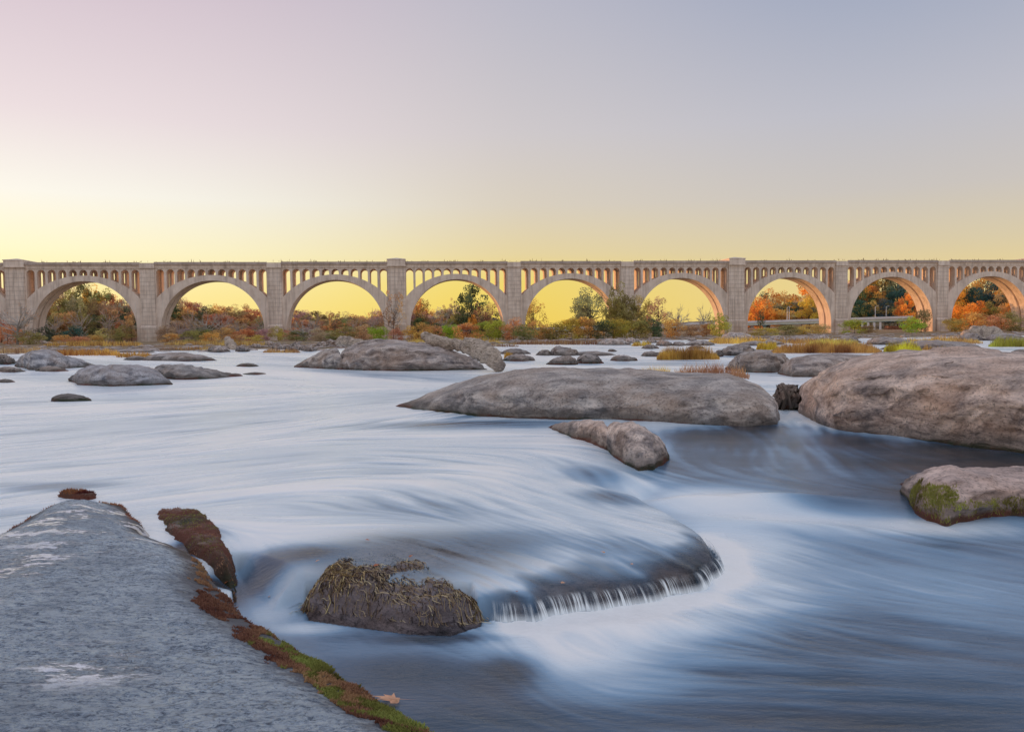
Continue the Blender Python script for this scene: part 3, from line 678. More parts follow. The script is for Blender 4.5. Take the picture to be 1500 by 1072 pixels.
low_s = lambda x0, x1, a, b: (lambda xs: np.interp(xs, [x0, x1], [a, b]))
boulder('broad grey brown boulder in mid river with a pointed left end', [(576, 595), (590, 589), (620, 577), (660, 564), (700, 552), (750, 543), (800, 539), (850, 538.5), (900, 540), (960, 544), (1020, 548), (1080, 551), (1105, 553), (1125, 561), (1136, 570), (1141, 588)],
        [(576, 596), (640, 603), (700, 609), (750, 613), (830, 616), (900, 616), (1000, 623), (1100, 628), (1141, 627)], 2.6, low_s(576, 1140, 0, -0.08), nx=220, ny=70, rough=0.05, seed=1, crest=0.62, qf=0.62, creases=[(905, 0.05, 2.4, 10)])
boulder('huge tan boulder filling the right edge of the river', [(1161, 585), (1166, 558), (1176, 547), (1210, 537), (1245, 526), (1290, 518), (1330, 513), (1380, 511), (1440, 513), (1500, 517), (1600, 522), (1720, 560), (1760, 600)],
        [(1161, 598), (1175, 612), (1200, 626), (1240, 636), (1300, 641), (1400, 650), (1500, 660), (1600, 668), (1760, 660)], 3.3, -0.1, tint=(1.42, 1.22, 1.10), nx=260, ny=80, rough=0.075, seed=5, crest=0.62, qf=0.5, creases=[(1195, 0.1, -0.5, 10)])
boulder('grey boulder under the drift log, left hump cut off by a cleft', [(430, 535), (445, 528), (458, 521), (478, 512), (494, 509), (500, 511)], [(430, 537), (460, 539), (500, 541)], 2.6, 0, nx=50, ny=26, rough=0.09, seed=8)
boulder('long grey boulder with the big drift log at its right end', [(493, 530), (497, 515), (505, 507), (525, 501), (545, 498.5), (570, 499), (610, 503), (650, 509), (680, 520), (700, 531), (716, 540)], [(493, 541), (560, 543), (640, 543), (716, 541.5)], 3.0, 0, nx=110, ny=44, rough=0.09, seed=9, tint=(1.0, 0.96, 0.95))
# left rocks
boulder('round topped grey boulder at the far left below the first arch', [(20, 530), (30, 520), (42, 515), (62, 511.5), (78, 514), (95, 521), (118, 527), (138, 534)], [(20, 536), (45, 542), (90, 540), (138, 537)], 2.6, 0, nx=70, ny=30, seed=11, rough=0.055, tint=(0.92, 1.0, 1.12), creases=[(93, 0.2, .2, 2)])
boulder('flat blue grey boulder at left, lower of the overlapping pair', [(97, 553), (110, 543), (130, 536), (160, 533), (200, 535), (225, 541), (240, 551), (251, 561)], [(97, 556), (110, 564), (160, 566), (251, 563)], 1.8, 0, nx=90, ny=34, seed=12, rough=0.055, tint=(0.90, 1.0, 1.16), creases=[(155, 0.1, 1.2, 6)])
boulder('rugged dark rock just right of the flat blue grey boulder', [(218, 541), (232, 534), (255, 534), (280, 534), (300, 541), (325, 546), (352, 549.5)], [(218, 552), (260, 556), (300, 555), (352, 551)], 2.2, 0, nx=60, ny=26, seed=13, rough=0.2, tint=(0.8, 0.82, 0.85))
boulder('small reddish grey rock split from the small rock pair in mid channel', [(801, 625), (815, 621), (835, 618), (862, 616), (882, 617), (896, 622)], [(801, 627), (830, 640), (862, 650), (880, 656), (896, 662)], 0.62, -0.02, tint=(1.4, 1.25, 1.18), nx=80, ny=36, seed=15, rough=0.06, crest=0.5)
boulder('rounded speckled rock, right one of the small pair in mid channel', [(878, 640), (884, 626), (900, 619), (925, 617.5), (948, 624), (964, 637), (974, 652), (981, 668)], [(878, 654), (890, 666), (910, 678), (935, 685), (960, 682), (981, 671)], 0.85, -0.08, tint=(1.4, 1.28, 1.22), nx=90, ny=44, seed=16, rough=0.055, crest=0.55, qf=0.5)
frock = boulder('low brown boulder with green moss at the right edge of the rapids', [(1318, 708), (1332, 699), (1360, 691), (1400, 686), (1450, 685), (1500, 688), (1560, 696), (1610, 730)],
        [(1318, 712), (1335, 738), (1360, 758), (1388, 767), (1420, 760), (1460, 754), (1520, 750), (1610, 745)], 1.05, LOW + 0.03, tint=(1.38, 1.2, 1.16), nx=110, ny=44, seed=18, rough=0.08, crest=0.55, qf=0.55)
small = [  # x0, x1, ytop, ybase, label
 (-10, 21, 519, 533, 'dark rock cut by the left edge beside the round topped boulder', .8), (-10, 36, 537, 545.5, 'flat rock at the left edge below the dark rock', .9), (49, 99, 536, 544.5, 'flat pinkish rock slab at the foot of the round topped boulder', 1.0),
 (-12, 20, 555, 561, 'thin low rock at the left edge standing alone in white water', .8), (70, 131, 577, 586.5, 'low dark rock awash in white water, lone and nearest at left', .75), (205, 316, 516, 529, 'wide flat blue grey rock before the second pier', .9),
 (178, 216, 521, 528, 'small brownish rock with grass at left end of the wide flat rock', .8), (145, 226, 511, 516.5, 'thin pale rock shelf below the second pier', 1.1), (303, 337, 505.5, 516, 'tan rock with driftwood leaning behind it', 1.1), (344, 366, 506, 515, 'grey rock just right of the leaning driftwood', 1.0),
 (366, 388, 503, 510, 'small pale rock near the third pier foot', 1.15), (344, 378, 531.5, 537, 'low dark hump in white water right of the rugged rock', .8), (352, 392, 545, 549.5, 'thin rock line right of the rugged dark rock', .8), 
 (386, 404, 499, 507, 'pale block of rock at the foot of the third pier', 1.2), (398, 420, 502, 512, 'light grey rock in the heap by the third pier, left one', 1.1), (416, 442, 501, 514, 'big rock in the heap right of the third pier', 1.0), (440, 466, 505, 515, 'dark rock at right end of the heap by the third pier', .85),
 (458, 480, 500, 510, 'upper rock between the heap and the drift log stump', 1.05), (474, 502, 497, 508, 'rounded tan rock behind the cleft boulder', 1.1),
 (726, 779, 511, 520, 'dark smooth rock right of the drift log root', .65), (735, 784, 518, 529, 'grey rock with yellow grass right of the drift log root', .95), (784, 812, 512, 522, 'small dark rock left of the twin humps', .6), (804, 853, 507, 522, 'domed dark boulder in mid river under the fifth arch', .75),
 (799, 847, 520, 534, 'pointed dark rock nearest the broad boulder', .8), (838, 906, 514, 522, 'long low rock behind the pointed rocks', .85), (843, 884, 518, 532, 'rough dark rock right of the pointed rock', .85), (890, 904, 511, 515.5, 'tiny rock behind the long low rock', .9), (893, 934, 520, 529, 'flat rock at right end of the mid river group', .95),
 (874, 926, 495.5, 506, 'wide pale rock on the shore under the green tree', 1.15), (914, 938, 494.5, 503, 'pale rock hump right of the wide shore rock', 1.2), (947, 963, 494.5, 503, 'round pale rock by the orange shrub', 1.2), (939, 966, 504, 511.5, 'low dark rock in water before the orange shrub', .7),
 (960, 988, 498, 507, 'grey shore rock under the orange shrub', .9), (984, 1008, 500, 507, 'flat grey shore rock right of the orange shrub', .9), (1007, 1021, 494.5, 499.5, 'small square pale rock on the shore', 1.2), (1000, 1048, 498, 506, 'wide flat shore rock left of the large pier', 1.0), (938, 976, 514.5, 523, 'dark rock at left of the reed island', .8), (1008, 1032, 505, 511, 'low rock behind the reed island', .85),
 (1044, 1059, 512, 522, 'pale stone at right end of the reed island', .95), (1050, 1112, 503.5, 521, 'smooth dark boulder behind the paired round boulders', .8), (1054, 1112, 487, 499, 'pale rock bank at the foot of the large right pier', 1.2), (1112, 1156, 491, 502, 'jagged rock right of the large pier foot', 1.0), (1118, 1150, 497, 505, 'flat tan rock before the large pier foot', 1.1),
 (1150, 1192, 492, 501, 'grey rock flat between the large pier and the next', 1.1), (1188, 1222, 491, 500, 'rounded pale rock at the foot of the arch leg', 1.2), (1222, 1262, 493, 502, 'grey rock under the eighth pier', .9), (1268, 1346, 493.5, 505, 'long grey rock right of the eighth pier', .9), (1288, 1442, 498, 513, 'broad flat ledge behind the huge tan boulder', .85),
 (1398, 1442, 487, 500, 'rock carrying the grey driftwood pile', 1.0), (1440, 1512, 488, 500, 'grey rock flat right of the driftwood pile', .95), (1478, 1512, 511, 518.5, 'brown rock corner at the right edge behind the huge boulder', .8), (560, 600, 497, 505, 'low rock at the foot of the central large pier', 1.0), (1080, 1130, 499, 506, 'low pale rock in the shallows right of the large pier', 1.1)]
for k, (x0, x1, yt, yb, lab, tn) in enumerate(small):
    r = random.Random(k * 3 + 1); wpx = x1 - x0; pk = r.uniform(0.3, 0.65); H_ = yb - yt
    top = [(x0, yb - 1)] + [(x0 + wpx * q, yb - 1 - (H_ - 1) * (math.sin(math.pi * (q ** (math.log(0.5) / math.log(pk)))) ** r.uniform(0.55, 0.85)) * r.uniform(0.9, 1.0)) for q in (0.07, 0.16, 0.28, 0.4, 0.52, 0.64, 0.76, 0.86, 0.94)] + [(x1, yb - 1)]
    base = [(x0, yb - 1), (x0 + wpx * .25, yb - .2), (x0 + wpx * .6, yb), (x1, yb - 1)]
    dist = atz([(x0 + x1) / 2], [yb], 0)[0][1]; wm_ = wpx * dist / FPX
    boulder(lab, top, base, min(wm_ * 0.4, 2.0 + dist * 0.02), 0, nx=40, ny=18, rough=0.16 if H_ > 8 else 0.08, seed=20 + k, name='rock', tint=(tn, tn * 0.98, tn * 0.98))
boulder('round dark boulder, left of the pair behind the wide channel', [(1065, 538), (1070, 528), (1085, 518), (1105, 514), (1130, 514), (1148, 522), (1158, 533)], [(1065, 541), (1085, 545), (1130, 546), (1158, 543)], 1.6, 0, nx=60, ny=28, seed=80, rough=0.1, tint=(.85, .83, .82), creases=[(1103, 0.12, 0, 2)])
boulder('smooth oval boulder just behind the huge tan boulder', [(1137, 545), (1145, 533), (1160, 525), (1185, 520), (1220, 519), (1260, 521), (1290, 530)], [(1137, 547), (1160, 553), (1200, 553), (1290, 548)], 2.2, 0, nx=70, ny=30, seed=81, rough=0.08, tint=(.95, .9, .88))
boulder('dark stone wedged in the gap between the two big boulders', [(1136, 580), (1140, 567), (1150, 565), (1164, 568), (1168, 580)], [(1136, 600), (1168, 602)], 0.8, 0, nx=36, ny=20, seed=83, rough=0.25, tint=(.5, .42, .36))
# smaller pebbly rocks scattered along the shore as shingle
sh = MB(); rs3 = random.Random(9); Vs, Fs, As, off = [], [], [], 0
ico_me = bpy.data.meshes.new('tmp'); import bmesh as _bm
b_ = _bm.new(); _bm.ops.create_icosphere(b_, subdivisions=2, radius=1); b_.to_mesh(ico_me); b_.free()
iv = np.array([v.co[:] for v in ico_me.vertices]); ifc = np.array([p.vertices[:] for p in ico_me.polygons])
for k in range(900):
    u = rs3.uniform(-0.72, 0.72); s_ = float(shore_y(np.array([u]))[0]); Y = s_ + rs3.gauss(-2, 7) + rs3.random() ** 2 * 70; X = u * Y
    r = rs3.uniform(0.2, 0.6) * (1 + 0.8 * rs3.random() ** 5)
    v = iv * np.array([r * rs3.uniform(1, 2.2), r * rs3.uniform(0.8, 1.4), r * rs3.uniform(0.25, 0.45)]) * (1 + 0.25 * fbm(iv + k, 1.2, 2))[:, None]
    z = max(float(ground_z(np.array([X]), np.array([Y]))[0]), -0.1)
    Vs.append(v + np.array([X, Y, z + 0.05])); Fs.append(ifc + off); off += len(iv)
me = mesh('shore_stones', np.vstack(Vs), np.vstack(Fs), True); fattr(me, 'above', np.full(off, 1.0))
o = link('shore_stones', me, ROCK); o.color = (1.0, .96, .95, 1); tag(o, 'scatter of small grey stones along the far shore', kind='stuff')

# ------------------------------------------------------------------ foreground: near slab
npoly_px = [(-260, 900, .1), (-120, 835, .05), (0, 782, 0.05), (28, 763, 0.05), (62, 750, 0.05), (105, 744, 0.05), (155, 741, 0.05), (192, 746, 0.05), (215, 762, 0.05), (235, 786, 0.05), (282, 816, 0.0), (322, 846, -0.02), (340, 880, -0.05), (364, 920, -.15), (402, 962, -.2), (458, 1000, -.2), (508, 1035, -.2), (548, 1062, -.2), (600, 1100, -.2), (700, 1180, -.25), (800, 1400, -.25)]
NP = np.array([atz([a], [b], c)[0][:2] for a, b, c in npoly_px])
NPs = np.vstack([smoothline(NP, 5), [[1.3, -2], [-7, -2]]])
gx = np.linspace(-9, 2.2, 430); gyy = np.linspace(0.8, 12.2, 470); NX, NY = np.meshgrid(gx, gyy); nx_, ny_ = NX.ravel(), NY.ravel()
dn = seg_dist(nx_, ny_, NPs, True); ins = inside(nx_, ny_, NPs); sd = np.where(ins, dn, -dn)
P3 = np.stack([nx_, ny_, 0 * nx_], 1)
sd_near = sd.reshape(NX.shape); sdw = sd + 0.06 * fbm(P3, 2.2, 4, 0.55, 2)
zz = -0.75 + 0.85 * sstep(-0.35, 0.22, sdw) + 0.16 * sstep(0.0, 0.7, sdw) + 0.10 * sstep(0.5, 2.6, sdw)
zz += 0.03 * fbm(P3, 0.7, 3, 0.45, 4) * sstep(0, .6, sd) + 0.007 * fbm(P3 * np.array([1, 2.0, 1]), 7, 4, 0.65, 5) * sstep(-.1, .3, sd)
# distinct shallow stepped layers
ly = fbm(P3 * np.array([0.7, 1.9, 1]), 0.8, 3, 0.5, 8); zz += 0.010 * (np.round(ly * 3) / 3 * 0.8 + 0.2 * ly) * sstep(.1, .5, sd)
wetm = sstep(7.0, 8.5, ny_) * sstep(11.0, 9.6, ny_) + sstep(0.7, 0.2, np.hypot((nx_ + 2.7) / 1.0, (ny_ - 4.9) / 0.8)) + sstep(1.0, 0.3, np.hypot(nx_ + 4.6, (ny_ - 6.6) / 1.6))
me = mesh('near_slab', np.stack([nx_, ny_, zz], 1), gridfaces(len(gyy), len(gx)), True); fattr(me, 'edge', np.clip(sd * (1 - 0.38 * sstep(8.0, 6.5, ny_)), 0, 2)); fattr(me, 'wet', np.clip(wetm, 0, 1))
tag(link('granite_slab', me, NROCK), 'large blue grey granite slab filling the lower left corner', 'rock')
def near_z(x, y):
    fi = np.clip((y - gyy[0]) / (gyy[1] - gyy[0]), 0, len(gyy) - 1.01); fj = np.clip((x - gx[0]) / (gx[1] - gx[0]), 0, len(gx) - 1.01)
    return zz.reshape(NX.shape)[fi.astype(int), fj.astype(int)]

def near_sd(x, y):
    fi = np.clip((y - gyy[0]) / (gyy[1] - gyy[0]), 0, len(gyy) - 1.01); fj = np.clip((x - gx[0]) / (gx[1] - gx[0]), 0, len(gx) - 1.01)
    return sd_near[fi.astype(int), fj.astype(int)]
# mossy slab beside it: outline polygon heightfield
def slab(name, label, poly, z0, ztop, res, tint, cat='rock', seed=3, zfun=None, edge=0.16, mat=ROCK, noise=0.03):
    P = np.array([atz([a], [b], z0 if len(r) == 0 else r[0])[0][:2] for a, b, *r in poly]); Ps = smoothline(np.vstack([P, P[:1]]), 5)[:-1]
    lo, hi = Ps.min(0) - 0.3, Ps.max(0) + 0.3; a = np.linspace(lo[0], hi[0], res); b = np.linspace(lo[1], hi[1], res); A, B = np.meshgrid(a, b); x, y = A.ravel(), B.ravel()
    sd = np.where(inside(x, y, Ps), 1, -1) * seg_dist(x, y, Ps, True); P3 = np.stack([x, y, 0 * x], 1)
    s2_ = sd + edge * 0.22 * fbm(P3, 3.5, 4, 0.55, seed)
    t = zfun(x, y) if zfun else ztop
    z = -0.9 + (t + 0.9) * sstep(-edge, edge * 1.3, s2_) ** 0.8 + noise * fbm(P3, 5, 5, 0.6, seed + 1)
    c = np.array([Ps[:, 0].mean(), Ps[:, 1].mean(), 0]); V = np.stack([x, y, z], 1)
    keep = (sd > -0.28).reshape(A.shape); fc = gridfaces(res, res); kf = keep.ravel()[fc].all(1)
    me = mesh(name, V - c, fc[kf], True); fattr(me, 'above', (z - z0) if name != 'rapids_rock' else np.full(len(z), 1.0))
    o = link(name, me, mat); o.location = c; o.color = (*tint, 1); tag(o, label, cat)
    return o, (a, b, z.reshape(A.shape), sd.reshape(A.shape))
slabo, sgrid = slab('mossy_slab', 'narrow slab grown with red brown moss right of the granite slab', [(212, 750), (236, 744), (300, 745), (326, 757), (341, 780), (350, 806), (351, 832), (328, 834), (270, 808), (228, 776)], 0.02, 0.045, 150, (2.0, 1.7, 1.65), seed=4)
tufto, tgrid = slab('grassy_stone', 'tiny stone with reddish grass alone in the white water above the slab', [(74, 729), (95, 722), (130, 721), (150, 728), (120, 734)], 0.0, 0.07, 50, (.8, .5, .4), seed=6, edge=0.1)
rpoly = [(428, 876), (442, 836), (480, 815), (530, 800), (580, 800), (625, 815), (668, 838), (704, 862), (722, 888), (722, 914, LOW), (660, 925, LOW), (600, 921, LOW), (520, 911, LOW), (440, 899, LOW), (424, 884, LOW)]
def rz(x, y): return -0.125 + 0.10 * np.exp(-((x + 1.15) / 1.0) ** 2 - ((y - 7.95) / 0.6) ** 2) + 0.035 * fbm(np.stack([x, y, 0 * x], 1), 1.8, 3, .5, 33) + 0.035 * np.exp(-((x + .5) / .25) ** 2 - ((y - 7.35) / .25) ** 2) + 0.02 * (vnoise2(x * 4, y * 4))
rapo, rgrid = slab('rapids_rock', 'rough dark rock with straw and dead leaves breaking the rapids', rpoly, -0.10, 0.0, 200, (.42, .39, .44), seed=12, zfun=rz, edge=0.24, noise=0.03, mat=WROCK)
# submerged ledge below the film of water
lx = np.linspace(-3.2, 3.4, 220); lyy = np.linspace(6.7, 12.5, 200); LX, LY = np.meshgrid(lx, lyy); q1, q2 = LX.ravel(), LY.ravel()
bz, bd = water_base(q1, q2)
lz = np.where(bd > -0.02, bz - 0.035, np.minimum(bz - 0.5, bz - 0.08)) - 0.02 + 0.016 * fbm(np.stack([q1, q2, 0 * q1], 1), 5, 4, .6, 2)
me = mesh('submerged_ledge', np.stack([q1, q2, lz], 1), gridfaces(200, 220), True); fattr(me, 'above', np.full(len(q1), 1.0))
o = link('submerged_ledge', me, ROCK); o.color = (.45, .42, .42, 1); tag(o, 'dark rounded rock ledge under the thin sheet of falling water', 'rock')

# thin broken sheet of water falling over the lip
lipl = np.array([p for p in lipc if -0.30 < p[0] < 2.45 and p[1] < 9.6]); cum = np.concatenate([[0], np.cumsum(np.linalg.norm(np.diff(lipl, axis=0), axis=1))])
du = np.linspace(0, cum[-1], 900); fx = np.interp(du, cum, lipl[:, 0]); fy = np.interp(du, cum, lipl[:, 1])
tx, ty = np.gradient(fx), np.gradient(fy); tl = np.hypot(tx, ty); ox, oy = ty / tl, -tx / tl
ox = np.convolve(np.pad(ox, 25, 'edge'), np.ones(51) / 51, 'valid'); oy = np.convolve(np.pad(oy, 25, 'edge'), np.ones(51) / 51, 'valid')
qs = np.linspace(0, 1, 22); hh_ = 0.175 + 0.03 * vnoise2(du * 3, du * 0 + .3); bul = 0.014 * vnoise2(du * 22, du * 0 + 4.5) + 0.02 * vnoise2(du * 5, du * 0 + 9.5)
FV = []; fu = []; fv = []
for q in qs:
    off_ = (0.13 * q - 0.075) + bul * q + 0.012
    FV.append(np.stack([fx + ox * off_ + tx / tl * 0.03 * q, fy + oy * off_ + ty / tl * 0.03 * q, LOW - 0.01 + hh_ * (1 - q ** 2.2)], 1)); fu.append(du); fv.append(np.full(900, q))
me = mesh('waterfall', np.vstack(FV), gridfaces(22, 900), True); fattr(me, 'along', np.concatenate(fu)); fattr(me, 'down', np.concatenate(fv))
mfa, tfa, ofa = newmat('falling_water')
au = tfa.node('ShaderNodeAttribute', attribute_name='along').outputs['Fac']; av = tfa.node('ShaderNodeAttribute', attribute_name='down').outputs['Fac']
cmb = lambda fu_, fv_, z: tfa.node('ShaderNodeCombineXYZ', ins={0: tfa.math('MULTIPLY', tfa.math('SUBTRACT', au, tfa.math('MULTIPLY', av, 0.012)), fu_), 1: tfa.math('MULTIPLY', av, fv_), 2: z}).outputs[0]
na = tfa.noise(cmb(34, .35, 0), 1, 2, 0.6); nb = tfa.noise(cmb(5, .3, 3.0), 1, 2); nc = tfa.noise(cmb(95, .6, 7.0), 1, 1)
st_ = tfa.math('ADD', tfa.math('MULTIPLY', na, 0.72), tfa.math('MULTIPLY', nc, 0.28))
nd = tfa.noise(cmb(13, .25, 11.0), 1, 2, .6); st_ = tfa.math('ADD', tfa.math('MULTIPLY', st_, 0.62), tfa.math('MULTIPLY', nd, 0.38)); al_ = tfa.maprange(st_, 0.46, 0.58, 0.0, 0.95, True)
al_ = tfa.math('MULTIPLY', al_, tfa.maprange(nb, 0.38, 0.54, 0.08, 1.0))
t0 = tfa.math('SUBTRACT', av, tfa.math('MULTIPLY', tfa.math('ADD', nb, na), 0.35)); al_ = tfa.math('MULTIPLY', al_, tfa.maprange(t0, -0.25, 0.25, 0, 1, True))
al_ = tfa.math('ADD', al_, tfa.maprange(av, 0.70, 1.0, 0, 0.75, True), clamp=True)
ends = tfa.math('MULTIPLY', tfa.maprange(au, 0, 0.12, 0, 1), tfa.maprange(au, float(cum[-1]) - 0.35, float(cum[-1]), 1, 0)); al_ = tfa.math('MULTIPLY', al_, ends)
bb = tfa.node('ShaderNodeBsdfPrincipled', ins={'Base Color': (0.86, 0.93, 0.97, 1), 'Roughness': 0.4}); tt_ = tfa.node('ShaderNodeBsdfTransparent')
mx = tfa.node('ShaderNodeMixShader', ins={0: al_, 1: tt_.outputs[0], 2: bb.outputs[0]}); tfa.l.new(mx.outputs[0], ofa.inputs[0])
tag(link('waterfall', me, mfa), 'fine white streaks of water falling from the rock ledge', kind='stuff')

# ------------------------------------------------------------------ moss, grass, straw
def scatter(grid, n, rs, sdlo, sdhi, off=(0, 0)):
    a, b, z, sd = grid; I, J = np.nonzero((sd > sdlo) & (sd < sdhi)); k = rs.randint(0, len(I), n); i, j = I[k], J[k]
    return np.stack([a[j] + rs.uniform(-.5, .5, len(j)) * (a[1] - a[0]), b[i] + rs.uniform(-.5, .5, len(i)) * (b[1] - b[0]), z[i, j]], 1)
def moss(name, label, P, h, wdt, col, lean=0.8, parent=None, seed=0):
    rs = np.random.RandomState(seed); V, i = tris_blades(P, h * (0.4 + rs.rand(len(P))), wdt, lean, rs)
    pn = np.clip(0.5 + 0.45 * fbm(P, 3.0, 3, .5, seed) + 0.25 * (rs.rand(len(P)) - .5), 0, 1)
    o = link(name, blade_mesh(name, V, i, pn), BLADE, parent)
    if parent: o.matrix_parent_inverse = Matrix.Translation(-parent.location)
    o.color = (*col, 1); o['kind'] = 'stuff'
    if label: o['label'] = label
    return o
rs = np.random.RandomState(31)
ngrid = (gx, gyy, zz.reshape(NX.shape), sd_near)
Pm = scatter(ngrid, 520000, rs, -0.10, 0.62); Pm = Pm[near_sd(Pm[:, 0], Pm[:, 1]) < 0.19 + 0.10 * fbm(Pm, 2.3, 4, 0.6, 15) + 0.05 * fbm(Pm, 12, 3, .6, 5) + 0.24 * sstep(7.6, 6.2, Pm[:, 1])]; 
right = (Pm[:, 1] < 8.0) & (Pm[:, 0] > -3.4); pn = 0.8 * fbm(Pm, 2.6, 3, 0.5, 1) + 0.5 * fbm(Pm, 9, 3)
Pr = Pm[right]; pnr = pn[right]; wid_ok = (Pr[:, 2] < 0.40) & (Pr[:, 2] > -0.33) & (fbm(Pr, 5, 3, .5, 9) + Pr[:, 1] * 0.1 < 0.9 + 0)
Pr, pnr = Pr[wid_ok], pnr[wid_ok]
moss('red_moss', 'red brown moss fringe on the water edge of the granite slab', Pr[pnr < 0.12][:90000], 0.016, 0.005, (0.36, 0.19, 0.12), seed=1)
gm = Pr[(pnr >= 0.05)]; gm = gm[(gm[:, 1] < 6.0)]
moss('green_moss', 'bright green moss patches along the edge of the granite slab', gm[:50000], 0.016, 0.005, (0.30, 0.31, 0.085), seed=2)
Pl = Pm[(~right) & (Pm[:, 1] > 7.5) & (Pm[:, 0] < -4.6)]
moss('dry_moss', 'rusty moss rim at the far left edge of the granite slab', Pl[:9000], 0.025, 0.005, (0.42, 0.19, 0.12), seed=3)
Ps_ = scatter(sgrid, 14000, rs, -0.05, 0.5); k = fbm(Ps_, 3.2, 3, .5, 6)
moss('moss', 'red moss on the slab', Ps_[k < 0.1][:2600], 0.016, 0.005, (0.40, 0.20, 0.13), parent=slabo, seed=4)
moss('moss', 'olive moss on the slab', Ps_[k > 0.35][:1500], 0.014, 0.005, (0.30, 0.27, 0.09), parent=slabo, seed=5)
Pt = scatter(tgrid, 1600, rs, 0.0, 0.5); moss('grass', None, Pt, 0.03, 0.006, (0.28, 0.10, 0.06), parent=tufto, seed=6)
# straw on rapids rock: combed by the current
def straw(name, label, P, rs, L, wd_, cols, dirf, parent):
    n = len(P); V = []; Fc = []; var = []
    for k in range(n):
        x, y, z = P[k]; a = dirf(x, y) + rs.normal(0, 0.45); l = L * rs.uniform(0.4, 1.3); pts = []
        for q in range(5):
            t = q / 4; cx_ = x + math.cos(a) * l * t; cy_ = y + math.sin(a) * l * t; a += rs.normal(0, .12)
            zi = _gz(rgrid, cx_, cy_); pts.append((cx_, cy_, zi + 0.006 + 0.02 * math.sin(t * 3.1) * rs.rand()))
        o = len(V); px_, py_ = -math.sin(a) * wd_, math.cos(a) * wd_
        for (u_, v_, w_) in pts: V += [(u_ - px_, v_ - py_, w_), (u_ + px_, v_ + py_, w_ + wd_)]
        for q in range(4): Fc.append((o + 2 * q, o + 2 * q + 1, o + 2 * q + 3, o + 2 * q + 2))
        var += [rs.rand()] * 10
    me = mesh(name, V, np.array(Fc)); fattr(me, 'var', var)
    ob = link(name, me, BLADE, parent); ob.matrix_parent_inverse = Matrix.Translation(-parent.location); ob.color = (*cols, 1); ob['kind'] = 'stuff'
    if label: ob['label'] = label
def _gz(g, x, y):
    a, b, z, s_ = g; i = int(np.clip((y - b[0]) / (b[1] - b[0]), 0, len(b) - 1)); j = int(np.clip((x - a[0]) / (a[1] - a[0]), 0, len(a) - 1)); return max(z[i, j], LOW)
Pq = scatter(rgrid, 4200, rs, -0.05, 2); Pq = Pq[Pq[:, 2] > LOW + 0.04]
straw('straw', 'wet brown straw combed over the rock', Pq[:1700], rs, 0.09, 0.0022, (0.38, 0.27, 0.17), lambda x, y: -1.9 if x < -1.2 else -1.0, rapo)
straw('straw', 'pale bits of straw stuck to the rock', Pq[-380:], rs, 0.13, 0.0022, (0.66, 0.50, 0.32), lambda x, y: -0.7, rapo)
straw('straw', 'dark root threads on the rock', Pq[1700:3000], rs, 0.09, 0.0025, (0.05, 0.035, 0.025), lambda x, y: -1.5, rapo)
hot = Pq[(np.hypot((Pq[:, 0] + 1.85) / 0.35, (Pq[:, 1] - 7.85) / 0.35) < 1)]
straw('straw', 'golden straw at the left end of the rock', hot[:200], rs, 0.22, 0.004, (0.66, 0.48, 0.25), lambda x, y: -2.2, rapo)
hot = Pq[(np.abs(Pq[:, 1] - (8.45 - 0.45 * (Pq[:, 0] + 1.1))) < 0.10) & (Pq[:, 0] > -1.2)]
straw('straw', 'line of orange reeds across the rock top', hot[:110], rs, 0.34, 0.0055, (0.80, 0.44, 0.12), lambda x, y: -0.5, rapo)
edge_ = scatter(rgrid, 3000, rs, -0.02, 0.12); edge_ = edge_[(edge_[:, 1] < 7.7) & (edge_[:, 2] > LOW + .06)]
straw('straw', 'hanging roots on the front of the rock', edge_[:380], rs, 0.12, 0.0025, (0.20, 0.14, 0.06), lambda x, y: -1.57, rapo)
# moss on right boulder
def rock_points(o, n, rs, cond):
    me = o.data; V = np.zeros(len(me.vertices) * 3, np.float32); me.vertices.foreach_get('co', V); V = V.reshape(-1, 3) + np.array(o.location)
    Fq = np.array([p.vertices[:] for p in me.polygons]); f = Fq[rs.randint(0, len(Fq), n * 8)]; a, b = rs.rand(len(f), 1), rs.rand(len(f), 1)
    P = (V[f[:, 0]] * (1 - a) + V[f[:, 1]] * a) * (1 - b) + (V[f[:, 3]] * (1 - a) + V[f[:, 2]] * a) * b
    return P[cond(P)][:n]
def cF(P):
    px, py = proj(P); q = 0.5 * fbm(P, 4, 3)
    return (P[:, 2] > LOW - 0.03) & (P[:, 1] < 11.6) & (((px < 1400 + 20 * q) & (P[:, 2] < 0.12 + 0.14 * q)) | ((P[:, 2] < -0.06 + 0.09 * q)))
Pf = rock_points(frock, 16000, rs, cF); Pf = Pf[(fbm(Pf, 7, 3, .6, 3) > -0.35)]
pf_x = proj(Pf)[0]
moss('moss', 'dark olive moss on the left flank', Pf[pf_x < 1400], 0.045, 0.005, (0.30, 0.27, 0.08), parent=frock, seed=8, lean=0.5)
moss('moss', 'yellow green moss along the waterline', Pf[pf_x >= 1385], 0.04, 0.006, (0.40, 0.38, 0.10), parent=frock, seed=9)

